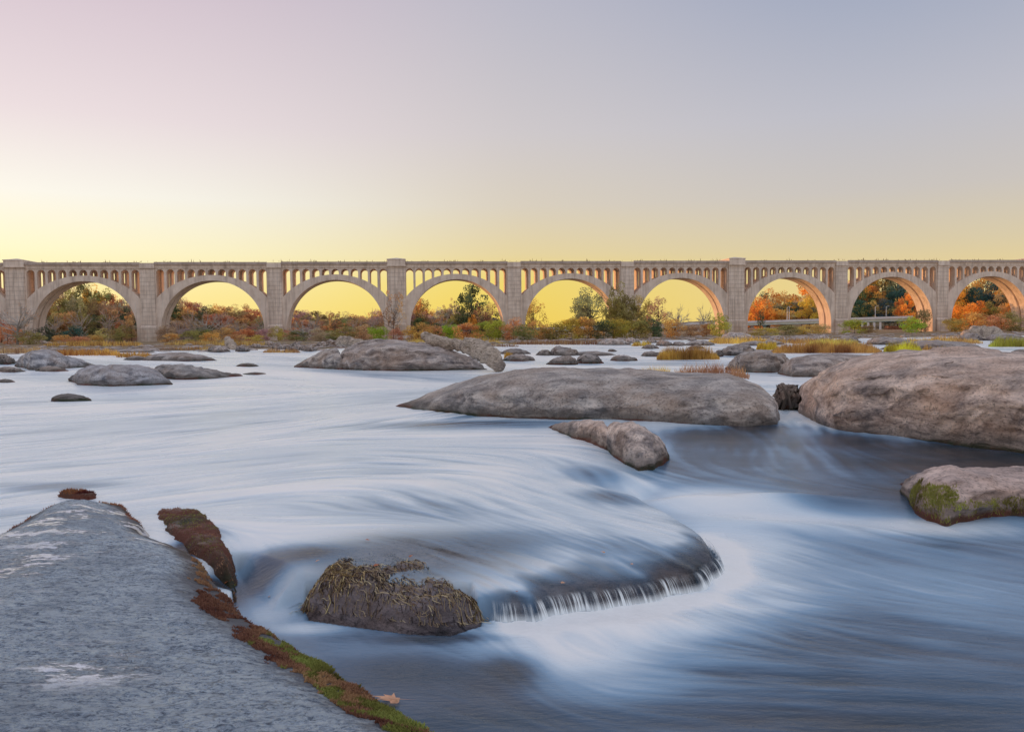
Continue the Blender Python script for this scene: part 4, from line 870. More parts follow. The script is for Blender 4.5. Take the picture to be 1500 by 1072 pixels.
# fallen leaves
def leaf_mesh():
    pts = []
    lob = [(0, 1.0), (0.22, .45), (0.42, .85), (0.62, .42), (0.9, .66), (1.15, .35), (1.57, .5)]
    prof = [(1.0, 0.0), (0.5, 0.24), (0.78, 0.48), (0.36, 0.62), (0.56, 0.95), (0.25, 1.05), (0.34, 1.5), (0.1, 2.5)]
    for r, a in prof: pts.append((r * math.cos(a), r * math.sin(a)))
    full = pts + [(x, -y) for x, y in pts[::-1][:-1]] 
    V = [(0, 0, 0.05)] + [(x * .5, y * .5, 0.10 * (x * x + y * y) + 0.05 * math.sin(5 * x)) for x, y in full]
    n = len(full); Fc = [(0, i + 1, (i + 1) % n + 1) for i in range(n)]
    V += [(-0.05, 0.012, .05), (-0.05, -0.012, .05), (-0.42, 0.006, .09)]; Fc.append((n + 1, n + 2, n + 3))
    return mesh('leaf', V, Fc)
LFM = leaf_mesh(); DLEAF = mat_flat('dead_leaf', (0.42, 0.13, 0.05), 0.6, 0.35, 6); PLEAF = mat_flat('pale_dead_leaf', (0.62, 0.33, 0.20), 0.6, 0.3, 6)
LFM2 = LFM.copy(); LFM.materials.append(DLEAF); LFM2.materials.append(PLEAF)
leaves = [(330, 853, .02, .17, .5, 'curled red leaf on the edge of the granite slab', 0), (405, 842, -.04, .15, 1.2, 'orange leaf under the dark water of the left chute', 0), (503, 838, .06, .13, 2.0, 'upright rust leaf caught in straw, left end of the rock', 0), (473, 872, .02, .09, 2.6, 'small rust leaf low on the left of the straw rock', 0),
  (548, 828, .09, .13, 0.3, 'orange leaf at the left end of the reed line on the rock', 0), (600, 815, .08, .11, 0.9, 'orange leaf at the top of the rock by the reeds', 0), (555, 851, .08, .12, 1.7, 'pale tan leaf lying flat on the rock', 1), (536, 790, .0, .12, 0.0, 'brown leaf just under the water behind the rock', 0), (822, 853, -.07, .10, .2, 'small tan leaf at the middle of the falling water lip', 1),
  (757, 866, -.1, .07, 1.4, 'small rust leaf at the left of the water lip', 0), (885, 809, -.0, .11, 2.2, 'pinkish leaf on the smooth water hump', 1), (680, 847, .02, .10, 0.1, 'pale yellow leaf at the right end of the reed line', 1), (580, 1027, LOW + .02, .42, 2.8, 'large pale leaf drifting by the granite slab edge', 1), (925, 826, -.04, .08, 1.0, 'small tan leaf on the hump right of the pinkish leaf', 1),
  (393, 874, -.15, .06, .5, 'tiny yellow leaf at the foot of the left chute', 1), (463, 822, -.02, .10, 0.5, 'pinkish leaf in the ripples left of the rock', 1)]
for (px, py, z, sz, a, lab, mt) in leaves:
    p = atz([px], [py], z)[0]
    bzz, _ = water_base(np.array([p[0]]), np.array([p[1]])); zz2 = max(float(bzz[0]), float(_gz(rgrid, p[0], p[1])) if inside(np.array([p[0]]), np.array([p[1]]), np.array([[rgrid[0][0], rgrid[1][0]], [rgrid[0][-1], rgrid[1][0]], [rgrid[0][-1], rgrid[1][-1]], [rgrid[0][0], rgrid[1][-1]]]))[0] else -1)
    if px < 340: zz2 = max(zz2, float(near_z(p[0], p[1])))
    p = atz([px], [py], zz2 + 0.03)[0]
    if px < 345: p = atz([px], [py], float(near_z(p[0], p[1])) + 0.05)[0]
    o = link('leaf', LFM2 if mt else LFM); o.location = p; o.scale = (sz, sz, sz * 0.9); o.rotation_euler = (0.25 * math.sin(a * 7), 0.3 * math.cos(a * 5), a); tag(o, lab, 'leaf', 'fallen leaves in the rapids')

# reed and grass patches (uncountable blades)
def patch(label, x0, x1, yb, hpx, n, col, z=0.1, name='reeds', thin_=0.35, depth=1.6, lean=.25):
    dist = atz([(x0 + x1) / 2], [yb], z)[0][1]; rs = np.random.RandomState(int(x0 + yb)); xs = rs.uniform(x0, x1, n); q = np.clip(1 - np.abs((xs - (x0 + x1) / 2) / ((x1 - x0) / 2)) ** 7, .25, 1)
    B = atz(xs, np.full(n, float(yb)), z); B = B * (1 + rs.uniform(0, depth, n)[:, None] / dist); B[:, 2] = z - 0.12
    clump = 0.8 + 0.35 * fbm(B, 1.4, 2); col = tuple(min(1, q_ * 1.7) for q_ in col); H_ = 1.3 * hpx * dist / FPX * q * rs.uniform(.45, 1.1, n) * clump
    V, i = tris_blades(B, H_, thin_ * dist / FPX, lean, rs)
    me = blade_mesh(name, V, i, np.clip(0.5 + .5 * fbm(B, .8, 2) + .3 * (rs.rand(n) - .5), 0, 1))
    o = link(name, me, BLADE); o.color = (*col, 1); tag(o, label, kind='stuff'); return o
patch('golden brown reed island in the water left of the large pier', 962, 1054, 525, 17, 4200, (0.40, 0.24, 0.06))
patch('sparse reddish stalks growing behind the broad boulder', 985, 1098, 550, 20, 900, (0.34, 0.18, 0.10), z=0.9, thin_=.5, lean=.5)
patch('yellow grass clump behind the broad boulder', 932, 985, 549, 14, 900, (0.50, 0.34, 0.06), z=0.95, lean=.5)
patch('rusty reeds on the flats before the large pier', 1128, 1292, 516, 15, 6000, (0.38, 0.21, 0.07), depth=5)
patch('yellow grass left of the rusty reeds', 1108, 1140, 511, 11, 900, (0.42, 0.30, 0.04), depth=4)
patch('bright yellow green grass behind the huge boulder', 1294, 1350, 514, 14, 1500, (0.40, 0.33, 0.04), depth=4)
patch('golden grass among the flats between the large pier and the orange shrub', 1035, 1130, 503, 10, 1800, (0.46, 0.28, 0.07), depth=14)
patch('yellow green grass in front of the seventh arch leg', 1180, 1262, 506, 9, 1500, (0.46, 0.36, 0.08), depth=12)
patch('orange brown grass along the flats before the ninth arch', 1300, 1440, 503, 8, 2000, (0.42, 0.25, 0.08), depth=14)
patch('low golden grass before the centre shrubs', 590, 740, 503, 8, 2200, (0.42, 0.28, 0.08), depth=16)
patch('golden grass under the first arch', 60, 215, 507, 8, 2400, (0.42, 0.26, 0.08), depth=20)
patch('golden brown grass under the second arch', 235, 400, 506, 8, 2400, (0.40, 0.26, 0.09), depth=20)
patch('thin reeds on the ledge right of the bright grass', 1350, 1392, 512, 8, 500, (0.34, 0.20, 0.06), depth=4)
patch('green yellow grass tuft at the right edge', 1448, 1512, 507, 14, 1500, (0.30, 0.28, 0.05), depth=5)
patch('orange grass strip at the left shore', 75, 180, 520, 10, 1700, (0.38, 0.19, 0.05), depth=8)
patch('orange grass on the left shore near the wide flat rock', 170, 225, 522, 7, 700, (0.38, 0.20, 0.05), depth=6)
patch('dry brown grass along the far left shore', -10, 75, 517, 9, 1200, (0.32, 0.20, 0.10), depth=10)
patch('brown grass line before the third pier', 385, 440, 515.5, 6, 700, (0.30, 0.16, 0.07), depth=5)
patch('low reddish brush line under the shrubs in the centre', 745, 900, 504, 7, 1700, (0.22, 0.12, 0.06), depth=8)
patch('yellow grass on the shore rocks left of the reed island', 925, 955, 506, 7, 400, (0.40, 0.28, 0.05), depth=6)
patch('yellow clump on the grey rock by the drift log', 738, 752, 524, 10, 260, (0.5, 0.30, 0.03), z=.2, depth=1)
patch('golden grass under the large right pier', 1110, 1250, 503, 8, 1500, (0.38, 0.2, 0.06), depth=20)
patch('brown grass on the shore before the ninth pier', 1360, 1420, 500, 8, 700, (0.36, 0.2, 0.07), depth=20)
patch('dry grass between rocks at the left shore', 225, 330, 512, 5, 700, (0.32, 0.18, 0.07), depth=10)
patch('weeds growing on top of the flat blue grey boulder', 205, 228, 540, 6, 90, (0.32, 0.2, 0.08), z=.5, depth=.6)
patch('brown shore grass left of the drift log', 640, 760, 507, 5, 700, (0.25, 0.15, 0.08), depth=8)

# driftwood
def driftwood(label, pts, rad, n=14, seed=0, twigs=(), name='drift_log'):
    """pts: (px, py, dist)"""
    P = np.array([at([a], [b], c)[0] for a, b, c in pts]); P = smoothline(P, 7); R = np.interp(np.linspace(0, 1, len(P)), np.linspace(0, 1, len(rad)), rad)
    c = P.mean(0); V = []
    for i in range(len(P)):
        d = P[min(i + 1, len(P) - 1)] - P[max(i - 1, 0)]; d /= np.linalg.norm(d); a = np.cross(d, [0, 0, 1.0]); a /= np.linalg.norm(a); b = np.cross(a, d)
        for k in range(n):
            t = 2 * math.pi * k / n; V.append(P[i] - c + (a * math.cos(t) + b * math.sin(t)) * R[i])
    V = np.array(V); cen = np.repeat(P - c, n, 0); nn = fbm(V * np.array([1, 1, 1.6]), 1.4 / max(rad) * .6, 4, .6, seed); V = cen + (V - cen) * (1 + .38 * nn)[:, None]
    Fc = [tuple(f) for f in gridfaces(len(P), n, True)] + [tuple(range(n))[::-1], tuple(len(V) - n + k for k in range(n))]
    o = link(name, mesh(name, V, Fc, True), WOOD); o.location = c
    for tw in twigs:
        T = [Vector(at([a], [b], d_)[0] - c) for a, b, d_ in tw[0]]; mb = MB(); mb.tube(T, [tw[1], tw[1] * .7, tw[1] * .4][:len(T)] if len(T) <= 3 else tw[1], 6); mb.build('branch', WOOD, o, True)
    return tag(o, label, 'driftwood')
driftwood('big bleached drift log lying over the right end of the long boulder', [(621, 492, 52), (634, 500, 51), (655, 503, 50), (675, 506, 49), (692, 516, 47)], [.22, .42, .40, .32, .30], seed=1, twigs=[([(640, 497, 51), (632, 490, 51), (622, 488, 51)], .14)])
driftwood('thick gnarled root end of the drift log dipping into the water', [(683, 500, 48), (697, 508, 47), (714, 519, 46), (727, 529, 45.5), (733, 537, 45)], [.28, .52, .56, .50, .30], seed=5, n=18, twigs=[([(686, 505, 48), (690, 497, 48), (680, 495, 48)], .15), ([(725, 527, 45), (731, 520, 45), (734, 514, 45)], .06)], name='drift_root')
driftwood('weathered log end behind the long grey boulder', [(497, 500, 60), (512, 500, 59), (534, 503, 58)], [.30, .36, .2], seed=7)
driftwood('pale driftwood stump leaning at the left shore', [(333, 497, 118), (337, 503, 117), (344, 513, 116)], [.5, .65, .5], seed=9)
driftwood('bleached driftwood heap on a rock before the ninth pier', [(1412, 494, 135), (1428, 488, 135), (1448, 486, 134), (1468, 492, 134)], [.8, 1.1, 1.2, .6], seed=12, twigs=[([(1440, 487, 134), (1452, 483, 134), (1458, 480, 134)], .18), ([(1420, 492, 133), (1436, 495, 132), (1466, 498, 131)], .35), ([(1425, 489, 134), (1420, 484, 134), (1412, 483, 134)], .15)])
driftwood('dark beam lying on the left bank by the first arch leg', [(64, 501, 200), (82, 504, 195), (100, 503, 190)], [.35, .4, .3], seed=14)
st = MB()
for a in (((1146, 600), (1152, 582), (1147, 568)), ((1158, 598), (1155, 580), (1145, 563)), ((1150, 586), (1160, 575), (1163, 570))):
    st.tube([Vector(at([p[0]], [p[1]], 18.6)[0]) for p in a], [.035, .028, .014], 6)
tag(st.build('broken_branch', BARK, smooth=True), 'bare dark branches stuck in the gap between the big boulders', 'branch')

# ------------------------------------------------------------------ trees and shrubs
def make_crown(rs, nclump, r0, r1, lo, hi, nleaf, ls, shape=1.0, drop=0.0):
    C = []
    while len(C) < nclump:
        p = rs.uniform(-1, 1, 3); l = np.linalg.norm(p)
        if l > 1 or l < 0.25: continue
        C.append([p[0] * (0.5 - 0.18 * max(p[2], 0) * shape), p[1] * .5, lo + (hi - lo) * (p[2] * .5 + .5)])
    C = np.array(C); rad = rs.uniform(r0, r1, nclump); k = rs.randint(0, nclump, nleaf)
    d = rs.normal(size=(nleaf, 3)); d /= np.linalg.norm(d, axis=1)[:, None]; rr = rad[k] * rs.uniform(0.35, 1.05, nleaf) ** .6
    P = C[k] + d * rr[:, None] * np.array([1, 1, .75]); cv = rs.rand(nclump)
    var = np.clip(cv[k] * .6 + .2 + .3 * (rs.rand(nleaf) - .5) + 0.0, 0, 1)
    a = rs.normal(size=(nleaf, 3)); a /= np.linalg.norm(a, axis=1)[:, None]; b = np.cross(a, rs.normal(size=(nleaf, 3))); b /= np.linalg.norm(b, axis=1)[:, None]
    zlo, zhi = P[:, 2].min(), np.percentile(P[:, 2], 99.3); xr = np.percentile(np.abs(P[:, :2]), 98)
    f3 = np.array([.5 / xr, .5 / xr, (1.0 - lo * .6) / (zhi - zlo)]); P = (P - np.array([0, 0, zlo])) * f3 + np.array([0, 0, lo * .6]); C = (C - np.array([0, 0, zlo])) * f3 + np.array([0, 0, lo * .6])
    s_ = ls * rs.uniform(.6, 1.3, nleaf)[:, None]
    V = np.stack([P - a * s_, P - b * s_ * .7, P + a * s_, P + b * s_ * .7], 1).reshape(-1, 3); Fc = np.arange(nleaf * 4).reshape(-1, 4)
    me = mesh('crown', V, Fc); fattr(me, 'var', np.repeat(var, 4)); me.materials.append(LEAF); return me, C
def make_trunk(rs, C, lo, r=0.022, bare=False, nlimb=None, mat=BARK):
    m = MB(); top = Vector((rs.uniform(-.05, .05), rs.uniform(-.05, .05), 0.75)); base = Vector((0, 0, -0.03))
    b1 = Vector((rs.uniform(-.03, .03), 0, lo * .9)); m.tube([base, b1, b1.lerp(top, .5) + Vector((rs.uniform(-.03, .03), 0, 0)), top], [r, r * .8, r * .5, r * .15], 6)
    for c in C[:nlimb or len(C)]:
        c = Vector(c); t = rs.uniform(.1, .7); s_ = b1.lerp(top, t) if c.z > lo + .1 else b1
        mid = s_.lerp(c, .5) + Vector((rs.uniform(-.04, .04), rs.uniform(-.04, .04), rs.uniform(-.05, .01))); m.tube([s_, mid, c], [r * .42, r * .28, r * .1], 5, False)
        if bare:
            for q in range(5):
                e = c + Vector(rs.normal(0, .08, 3)) + Vector((0, 0, .05)); m.tube([mid.lerp(c, rs.uniform(.2, 1)), e.lerp(c, .4) , e], [r * .16, r * .12, r * .05], 4, False)
    me = mesh('trunk', m.V, m.F, True); me.materials.append(mat); return me
PROTO = {}
def protos():
    rs = np.random.RandomState(77)
    for k in range(6):
        me, C = make_crown(rs, 42, .10, .18, .10, 1.0, 4200, .021); PROTO['dense', k] = (me, make_trunk(rs, C[:12], .2))
    for k in range(4):
        me, C = make_crown(rs, 38, .08, .14, .18, 1.0, 3400, .016); PROTO['loose', k] = (me, make_trunk(rs, C, .25, .02))
    for k in range(4):
        me, C = make_crown(rs, 26, .05, .10, .25, 1.0, 420, .012); PROTO['bare', k] = (me, make_trunk(rs, C, .25, .034, True, mat=BARKP))
    for k in range(6):
        me, C = make_crown(rs, 22, .14, .24, .03, .9, 2600, .024); PROTO['shrub', k] = (me, make_trunk(rs, C[:6], .1, .014))
    for k in range(3):
        me, C = make_crown(rs, 26, .05, .11, .3, 1.0, 1500, .015, shape=1.6); PROTO['slim', k] = (me, make_trunk(rs, C, .3, .016))
protos()
PAL = {'rust orange': (0.72, 0.41, 0.20), 'bright orange': (0.88, 0.49, 0.10), 'golden yellow': (0.80, 0.53, 0.17), 'brown': (0.66, 0.48, 0.28), 'grey brown': (0.60, 0.49, 0.42), 'dark green': (0.14, 0.19, 0.11), 'blue green': (0.08, 0.17, 0.16), 'olive green': (0.42, 0.38, 0.15), 'lime green': (0.50, 0.55, 0.08), 'yellow green': (0.56, 0.50, 0.12), 'red brown': (0.60, 0.38, 0.26)}
NTREE = [0]
def plant(kind, px, ytop, ybase, wpx, dist, colname, label, zbase=None, name=None, k=None):
    rs = random.Random(NTREE[0] * 5 + 3); NTREE[0] += 1
    ks = [q for q in PROTO if q[0] == kind]; cm, tm = PROTO[ks[(k if k is not None else rs.randrange(99)) % len(ks)]]
    B = at([px], [ybase], dist)[0]; T_ = at([px], [ytop], dist)[0]; z0 = B[2] if zbase is None else zbase
    gzz = float(ground_z(np.array([B[0]]), np.array([dist]))[0]) if dist > 70 else B[2]
    z0 = min(max(z0, gzz - 0.3), T_[2] - 1) if zbase is None else zbase
    z0 = gzz - 0.1 if gzz < z0 else z0
    h = (T_[2] - z0) * 1.02; wd_ = wpx * dist / FPX
    nm = name or ('shrub' if kind == 'shrub' else ('bare_tree' if kind == 'bare' else 'tree'))
    root = link(nm, None); root.location = (B[0], dist, z0); root.rotation_euler = (0, 0, rs.uniform(0, 6.28)); root.scale = (wd_, wd_, h)
    c = link('crown', cm, None, root); col = PAL[colname]; j = [rs.uniform(.85, 1.18) for _ in range(3)]
    c.color = (col[0] * j[0], col[1] * j[1] , col[2] * j[2], 1); link('trunk', tm, None, root)
    tag(root, label, 'shrub' if kind == 'shrub' else 'tree'); return root
ords = ['first', 'second', 'third', 'fourth', 'fifth', 'sixth', 'seventh', 'eighth', 'ninth', 'tenth', 'eleventh', 'twelfth', 'thirteenth', 'fourteenth', 'fifteenth']
# wooded backdrop, seen through each arch; top outline given in photo pixels
regions = [
 ('left of the first large pier', -60, 10, [(-60, 430), (10, 440)], 500, 300, ['rust orange', 'brown', 'dark green'], 18),
 ('behind the first full arch', 40, 212, [(40, 450), (70, 432), (100, 420), (128, 418), (150, 430), (180, 441), (212, 455)], 500, 330, ['rust orange', 'brown', 'rust orange', 'grey brown', 'dark green', 'olive green', 'golden yellow', 'brown'], 14),
 ('behind the second full arch', 232, 398, [(232, 438), (262, 441), (300, 450), (345, 452), (398, 458)], 500, 350, ['rust orange', 'brown', 'rust orange', 'golden yellow', 'red brown', 'dark green', 'grey brown', 'brown', 'olive green'], 13),
 ('behind the third full arch', 408, 575, [(408, 455), (430, 456), (470, 461), (510, 463), (545, 460), (575, 452)], 499, 390, ['rust orange', 'brown', 'olive green', 'grey brown', 'red brown', 'brown'], 13),
 ('behind the fourth full arch', 590, 742, [(590, 442), (612, 440), (630, 458), (660, 452), (690, 458), (742, 466)], 497, 300, ['brown', 'olive green', 'dark green', 'grey brown', 'rust orange', 'golden yellow'], 13),
 ('behind the seventh full arch', 1090, 1228, [(1090, 440), (1110, 432), (1130, 424), (1148, 433), (1165, 435), (1180, 419), (1200, 418), (1228, 432)], 480, 520, ['bright orange', 'golden yellow', 'bright orange', 'blue green', 'brown'], 17),
 ('behind the eighth full arch', 1238, 1378, [(1238, 418), (1262, 406), (1290, 398), (1320, 400), (1345, 408), (1378, 414)], 480, 500, ['dark green', 'blue green', 'golden yellow', 'blue green', 'bright orange', 'olive green'], 18),
 ('behind the ninth full arch', 1384, 1530, [(1384, 436), (1400, 418), (1420, 404), (1440, 394), (1462, 404), (1490, 402), (1530, 408)], 490, 330, ['bright orange', 'rust orange', 'golden yellow', 'bright orange', 'olive green', 'blue green'], 18)]
for (where, x0, x1, tops, yb, dist, pal, pitch) in regions:
    rr_ = random.Random(int(x0 + 500)); nrow = 3
    for row in range(nrow):
        xs = []; x = x0 + rr_.uniform(2, 8)
        while x < x1 - 3: xs.append(x); x += pitch * rr_.uniform(.8, 1.2)
        for q, x in enumerate(xs):
            ytp = interp(tops, x); dd_ = dist * (1.12 - .10 * row); full = yb - ytp
            yt = ytp + full * (-.05, .22, .50)[row] + rr_.uniform(-3, 3)
            kind = 'dense' if rr_.random() < .8 else 'loose'; wp = max(pitch, 15) * rr_.uniform(1.9, 2.7)
            cn = rr_.choice(pal)
            if row == 2 and cn in ('golden yellow', 'bright orange') and dist < 400 and x < 700: cn = 'dark green'
            rown = ('back row', 'middle row', 'front row')[row]
            plant(kind, x, yt, yb + 2, wp, dd_, cn, '%s tree %s, %s from left, %s' % (cn, where, ords[min(q, 14)], rown))
# distinct trees
plant('dense', 690, 420, 492, 46, 300, 'dark green', 'tall dark green tree with sky showing through, behind the fourth arch', k=3)
plant('loose', 712, 445, 492, 36, 295, 'rust orange', 'loose rust tree just right of the tall dark green tree')
plant('loose', 612, 438, 492, 34, 298, 'olive green', 'loose olive tree in the left half of the fourth arch')
plant('slim', 660, 438, 490, 26, 320, 'brown', 'thin brown tree left of the tall dark green tree')
plant('loose', 692, 462, 490, 16, 290, 'bright orange', 'small bright orange tree at the foot of the tall dark green tree')
plant('loose', 780, 440, 492, 40, 290, 'golden yellow', 'sparse yellow brown tree in the left of the fifth arch', k=2)
plant('loose', 865, 424, 496, 62, 205, 'brown', 'wide brown tree with open crown in the fifth arch', k=1)
plant('dense', 848, 452, 494, 40, 212, 'brown', 'brown tree behind the wide open crowned tree')
plant('dense', 912, 420, 500, 44, 200, 'olive green', 'tall olive green tree standing before the sixth pier', k=1)
plant('dense', 898, 440, 500, 34, 198, 'yellow green', 'yellow green tree hugging the left of the tall olive tree', k=2)
plant('dense', 928, 448, 500, 34, 203, 'olive green', 'shorter olive tree right of the tall olive tree', k=3)
plant('loose', 938, 436, 498, 34, 215, 'olive green', 'open crowned tree at the left of the sixth arch')
plant('loose', 965, 438, 498, 44, 212, 'brown', 'round open brown green tree in the sixth arch', k=3)
plant('bare', 992, 452, 498, 36, 215, 'brown', 'pale leafless tree right of the round open tree')
plant('bare', 1030, 450, 496, 22, 235, 'brown', 'thin leafless tree before the road bridge in the sixth arch')
plant('slim', 577, 428, 506, 40, 190, 'rust orange', 'slender orange tree before the central large pier', k=0)
plant('bare', 26, 448, 508, 56, 205, 'rust orange', 'white branched leafless tree before the leftmost large pier', k=0)
plant('bare', 302, 462, 500, 40, 240, 'rust orange', 'white branched bare tree under the second arch', k=1)
plant('bare', 445, 470, 502, 44, 215, 'grey brown', 'grey bare tree at the left of the third arch', k=2)
plant('slim', 492, 458, 500, 26, 240, 'rust orange', 'thin trunked rust tree in the middle of the third arch')
plant('bare', 160, 452, 500, 34, 262, 'rust orange', 'pale trunked bare tree under the first arch', k=3)
plant('bare', 262, 468, 500, 30, 262, 'grey brown', 'pale bare tree at the left of the second arch', k=0)
plant('bare', 350, 470, 500, 30, 262, 'grey brown', 'pale bare tree at the right of the second arch', k=2)
plant('loose', 193, 462, 500, 26, 262, 'rust orange', 'orange tree leaning on the second pier')
plant('loose', 1114, 455, 478, 14, 395, 'dark green', 'small dark conifer like tree before the road bridge')
plant('dense', 1330, 432, 472, 34, 440, 'bright orange', 'round bright orange tree behind the right end of the road bridge', k=0)
plant('dense', 1185, 437, 475, 34, 460, 'bright orange', 'round orange tree in the right half of the seventh arch', k=4)
plant('dense', 1118, 438, 476, 34, 470, 'bright orange', 'broad orange tree in the left half of the seventh arch', k=5)
for q, (px, yt, wq, lab) in enumerate([(78, 462, 30, 'left end of the first arch'), (120, 455, 34, 'middle of the first arch'), (182, 470, 26, 'right end of the first arch'), (282, 455, 34, 'left half of the second arch'), (325, 460, 34, 'middle of the second arch'), (385, 466, 24, 'right end of the second arch'), (425, 464, 30, 'left end of the third arch'), (462, 462, 30, 'centre left of the third arch'), (520, 466, 28, 'centre right of the third arch'), (548, 458, 28, 'right end of the third arch'), (650, 462, 30, 'middle of the fourth arch')]):
    plant('bare', px, yt, 502, wq, 258 + 14, ['rust orange', 'brown', 'golden yellow'][q % 3], 'leafless tree with pale limbs at the %s' % lab, k=q)
for q, (px, yt, wq, cn, lab) in enumerate([(70, 480, 34, 'dark green', 'dark bush at the left in the first arch'), (108, 478, 36, 'blue green', 'dark green bush in the middle of the first arch'), (150, 482, 34, 'brown', 'brown bush by the stone ruin'), (178, 478, 30, 'olive green', 'olive bush at the right of the first arch'), (246, 478, 34, 'brown', 'brown bush at the left of the second arch'), (270, 482, 34, 'grey brown', 'grey bush at the left of the second arch'), (298, 480, 36, 'olive green', 'olive bush at the middle of the second arch'), (330, 480, 36, 'brown', 'brown bush right of the middle of the second arch'), (360, 482, 36, 'rust orange', 'rust bush near the third pier'), (388, 482, 24, 'grey brown', 'grey bush beside the third pier'), (425, 482, 34, 'brown', 'brown bush behind the rock heap'), (455, 486, 34, 'grey brown', 'grey bush behind the dark rocks'), (488, 484, 36, 'olive green', 'olive bush in the middle of the third arch'), (520, 486, 34, 'rust orange', 'rust bush at the right of the third arch'), (545, 484, 34, 'brown', 'brown bush behind the lime bush')]):
    plant('shrub', px, yt, 506, wq, 240, cn, lab)
# shrubs
shr = [(92, 494, 506, 36, 200, 'golden yellow', 'yellow shrub under the first arch, left one'), (115, 496, 507, 34, 195, 'rust orange', 'orange shrub in the middle of the first arch foot'), (135, 494, 507, 34, 205, 'golden yellow', 'yellow shrub by the stone ruin'), (12, 480, 508, 50, 210, 'rust orange', 'rusty bush before the leftmost large pier'), (44, 488, 508, 40, 205, 'olive green', 'olive bush at the first arch leg'), (-18, 470, 510, 50, 215, 'rust orange', 'rusty bush cut by the left edge'),
 (190, 486, 504, 26, 265, 'red brown', 'red brown bush left of the second pier'), (250, 492, 503, 30, 225, 'golden yellow', 'yellow bush right of the second pier'), (280, 488, 503, 34, 225, 'olive green', 'olive bush at the foot of the second arch'), (310, 490, 503, 34, 220, 'golden yellow', 'golden bush in the middle of the second arch foot'), (345, 493, 503, 32, 220, 'rust orange', 'rust bush right of middle in the second arch'), (375, 494, 505, 30, 215, 'golden yellow', 'yellow bush left of the third pier'),
 (408, 482, 500, 24, 222, 'yellow green', 'yellow green bush against the third pier'), (435, 488, 502, 34, 215, 'olive green', 'olive bush right of the third pier'), (470, 484, 502, 40, 210, 'brown', 'brown bush in the third arch'), (505, 482, 502, 38, 210, 'olive green', 'olive bush in the third arch, right of middle'), (530, 480, 502, 36, 215, 'brown', 'brown bush left of the lime bush'), (553, 482, 504, 40, 195, 'lime green', 'lime green bush left of the central large pier'), (580, 484, 505, 22, 188, 'red brown', 'small red bush at the central large pier'),
 (612, 480, 505, 46, 190, 'golden yellow', 'golden bush behind the big drift log'), (635, 484, 504, 36, 200, 'rust orange', 'rust bush right of the golden bush'), (660, 482, 504, 36, 195, 'lime green', 'lime bush in the middle of the fourth arch'), (684, 480, 505, 44, 190, 'golden yellow', 'yellow bush right of the lime bush in the fourth arch'), (708, 478, 504, 40, 198, 'yellow green', 'yellow green bush behind the drift root'), (730, 476, 505, 44, 192, 'lime green', 'lime bush left of the fifth pier'), (752, 472, 505, 36, 188, 'rust orange', 'orange bush at the fifth pier'), (768, 482, 505, 40, 186, 'olive green', 'olive bush right of the fifth pier'),
 (790, 478, 504, 46, 190, 'rust orange', 'rust bush in the left of the fifth arch'), (815, 478, 504, 44, 188, 'olive green', 'olive bush in the middle of the fifth arch'), (838, 474, 504, 44, 186, 'yellow green', 'yellow green bush under the wide tree'), (862, 472, 503, 44, 186, 'golden yellow', 'golden bush under the wide tree'), (885, 476, 503, 40, 184, 'dark green', 'dark green bush left of the olive tree foot'), (910, 474, 503, 44, 184, 'yellow green', 'yellow green bush under the tall olive tree'), (935, 476, 503, 40, 184, 'olive green', 'olive bush right of the tall olive tree foot'), (958, 474, 503, 40, 186, 'dark green', 'dark bush left of the orange shrub'),
 (985, 474, 502, 34, 180, 'golden yellow', 'orange yellow shrub in the sixth arch'), (1012, 482, 500, 34, 215, 'brown', 'brown scrub under the thin leafless tree'), (1035, 480, 499, 34, 218, 'rust orange', 'rusty scrub left of the large right pier'), (1054, 466, 498, 34, 205, 'yellow green', 'yellow bush against the large right pier'), (1122, 484, 496, 44, 225, 'golden yellow', 'yellow bush right of the large right pier'), (1150, 480, 496, 46, 230, 'olive green', 'olive bush under the road bridge in the seventh arch'), (1178, 480, 496, 44, 235, 'golden yellow', 'golden bush in the right of the seventh arch'), (1200, 478, 496, 36, 240, 'brown', 'brown bush at the arch leg of the seventh arch'),
 (1252, 472, 495, 40, 250, 'lime green', 'bright green bush right of the eighth pier'), (1272, 480, 495, 24, 245, 'olive green', 'olive bush by the road bridge columns'), (1336, 468, 496, 36, 240, 'lime green', 'lime bush left of the arch leg in the eighth arch'), (1350, 458, 494, 30, 262, 'olive green', 'olive bush behind the lime bush in the eighth arch'), (1398, 470, 492, 34, 262, 'olive green', 'olive bush right of the ninth pier'), (1425, 462, 492, 40, 265, 'golden yellow', 'golden bush in the ninth arch'), (1455, 464, 492, 44, 265, 'brown', 'brown bush behind the driftwood heap'), (1485, 460, 492, 44, 265, 'olive green', 'olive bush at the right edge in the ninth arch')]
for (x, yt, yb, wp, ds, cn, lab) in shr: plant('shrub', x, yt - (6 if 590 < x < 1060 else 3), yb, wp, ds, cn, lab)
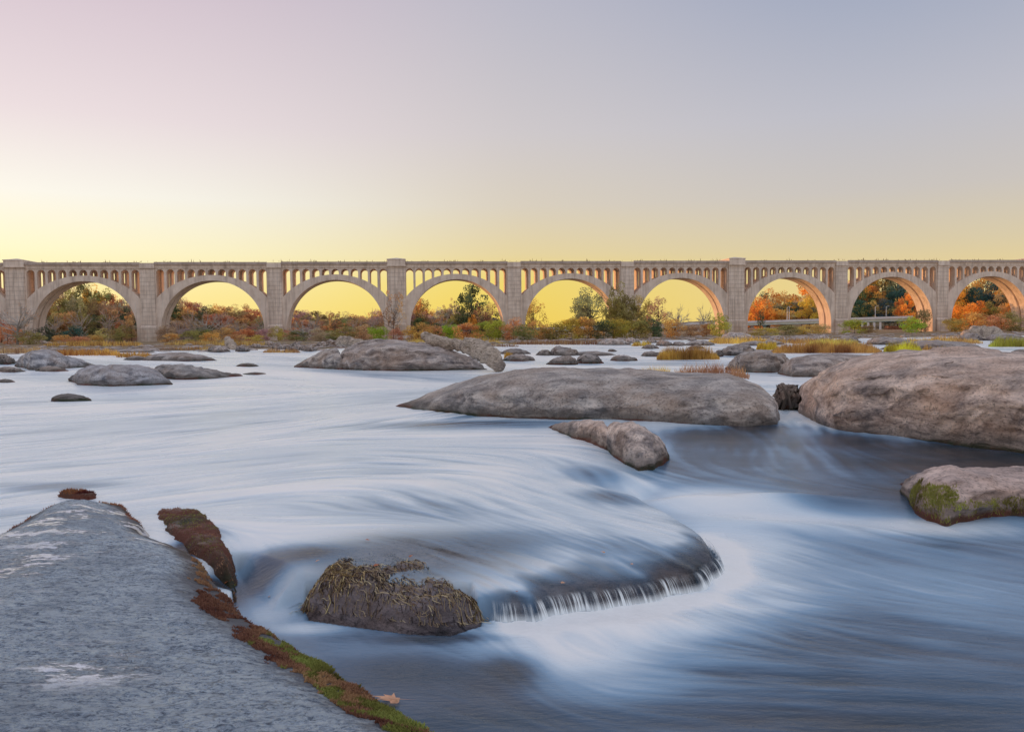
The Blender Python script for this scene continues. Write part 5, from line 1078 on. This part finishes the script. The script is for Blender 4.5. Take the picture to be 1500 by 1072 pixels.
# a far-off wood that reads as one mass, left and right of the frame and behind everything
rs = np.random.RandomState(91); n = 9000; u = rs.uniform(-1.0, 1.0, n); Yw = rs.uniform(560, 700, n); X = u * Yw; gq = ground_z(X, Yw)
hh = 3 + 7 * sstep(.05, .5, np.abs(u)) ; hh = np.where((u > -.03) & (u < .28), 1.5, hh); Z = gq + rs.rand(n) ** .7 * hh * (1 + .4 * fbm(np.stack([X, Yw, 0 * X], 1), .03, 3))
a = rs.normal(size=(n, 3)); a /= np.linalg.norm(a, axis=1)[:, None]; b = np.cross(a, rs.normal(size=(n, 3))); b /= np.linalg.norm(b, axis=1)[:, None]; P = np.stack([X, Yw, Z], 1); s_ = rs.uniform(1.2, 2.6, n)[:, None]
me = mesh('far_wood', np.stack([P - a * s_, P - b * s_, P + a * s_, P + b * s_], 1).reshape(-1, 3), np.arange(4 * n).reshape(-1, 4)); fattr(me, 'var', np.repeat(rs.rand(n), 4)); me.materials.append(LEAF)
o = link('far_wood', me); o.color = (.14, .08, .05, 1); tag(o, 'far brown wood along the horizon behind the bridge', kind='stuff')
n = 26000; u = rs.uniform(-2.6, -0.74, n); Yw = rs.uniform(0, 1, n); r_ = 1 + .35 * Yw; X = -rs.uniform(195, 265, n); Y_ = X / u; X = u * Y_  # off-frame trees, added and sized to keep low sun off the near rocks
keepw = Y_ > 60; X, Y_ = X[keepw], Y_[keepw]; n = len(X); Z = rs.rand(n) ** .75 * (22 + 3 * fbm(np.stack([X, Y_, 0 * X], 1), .06, 3)) 
a = rs.normal(size=(n, 3)); a /= np.linalg.norm(a, axis=1)[:, None]; b = np.cross(a, rs.normal(size=(n, 3))); b /= np.linalg.norm(b, axis=1)[:, None]; P = np.stack([X, Y_, Z], 1); s_ = rs.uniform(0.8, 1.8, n)[:, None]
me = mesh('shade_wood', np.stack([P - a * s_, P - b * s_, P + a * s_, P + b * s_], 1).reshape(-1, 3), np.arange(4 * n).reshape(-1, 4)); fattr(me, 'var', np.repeat(rs.rand(n), 4)); me.materials.append(LEAF)
o = link('shade_wood', me); o.color = (.44, .26, .14, 1); tag(o, 'unseen autumn wood added past the left of the frame, shading the near rocks', kind='stuff')
bpy.data.meshes.remove(ico_me)
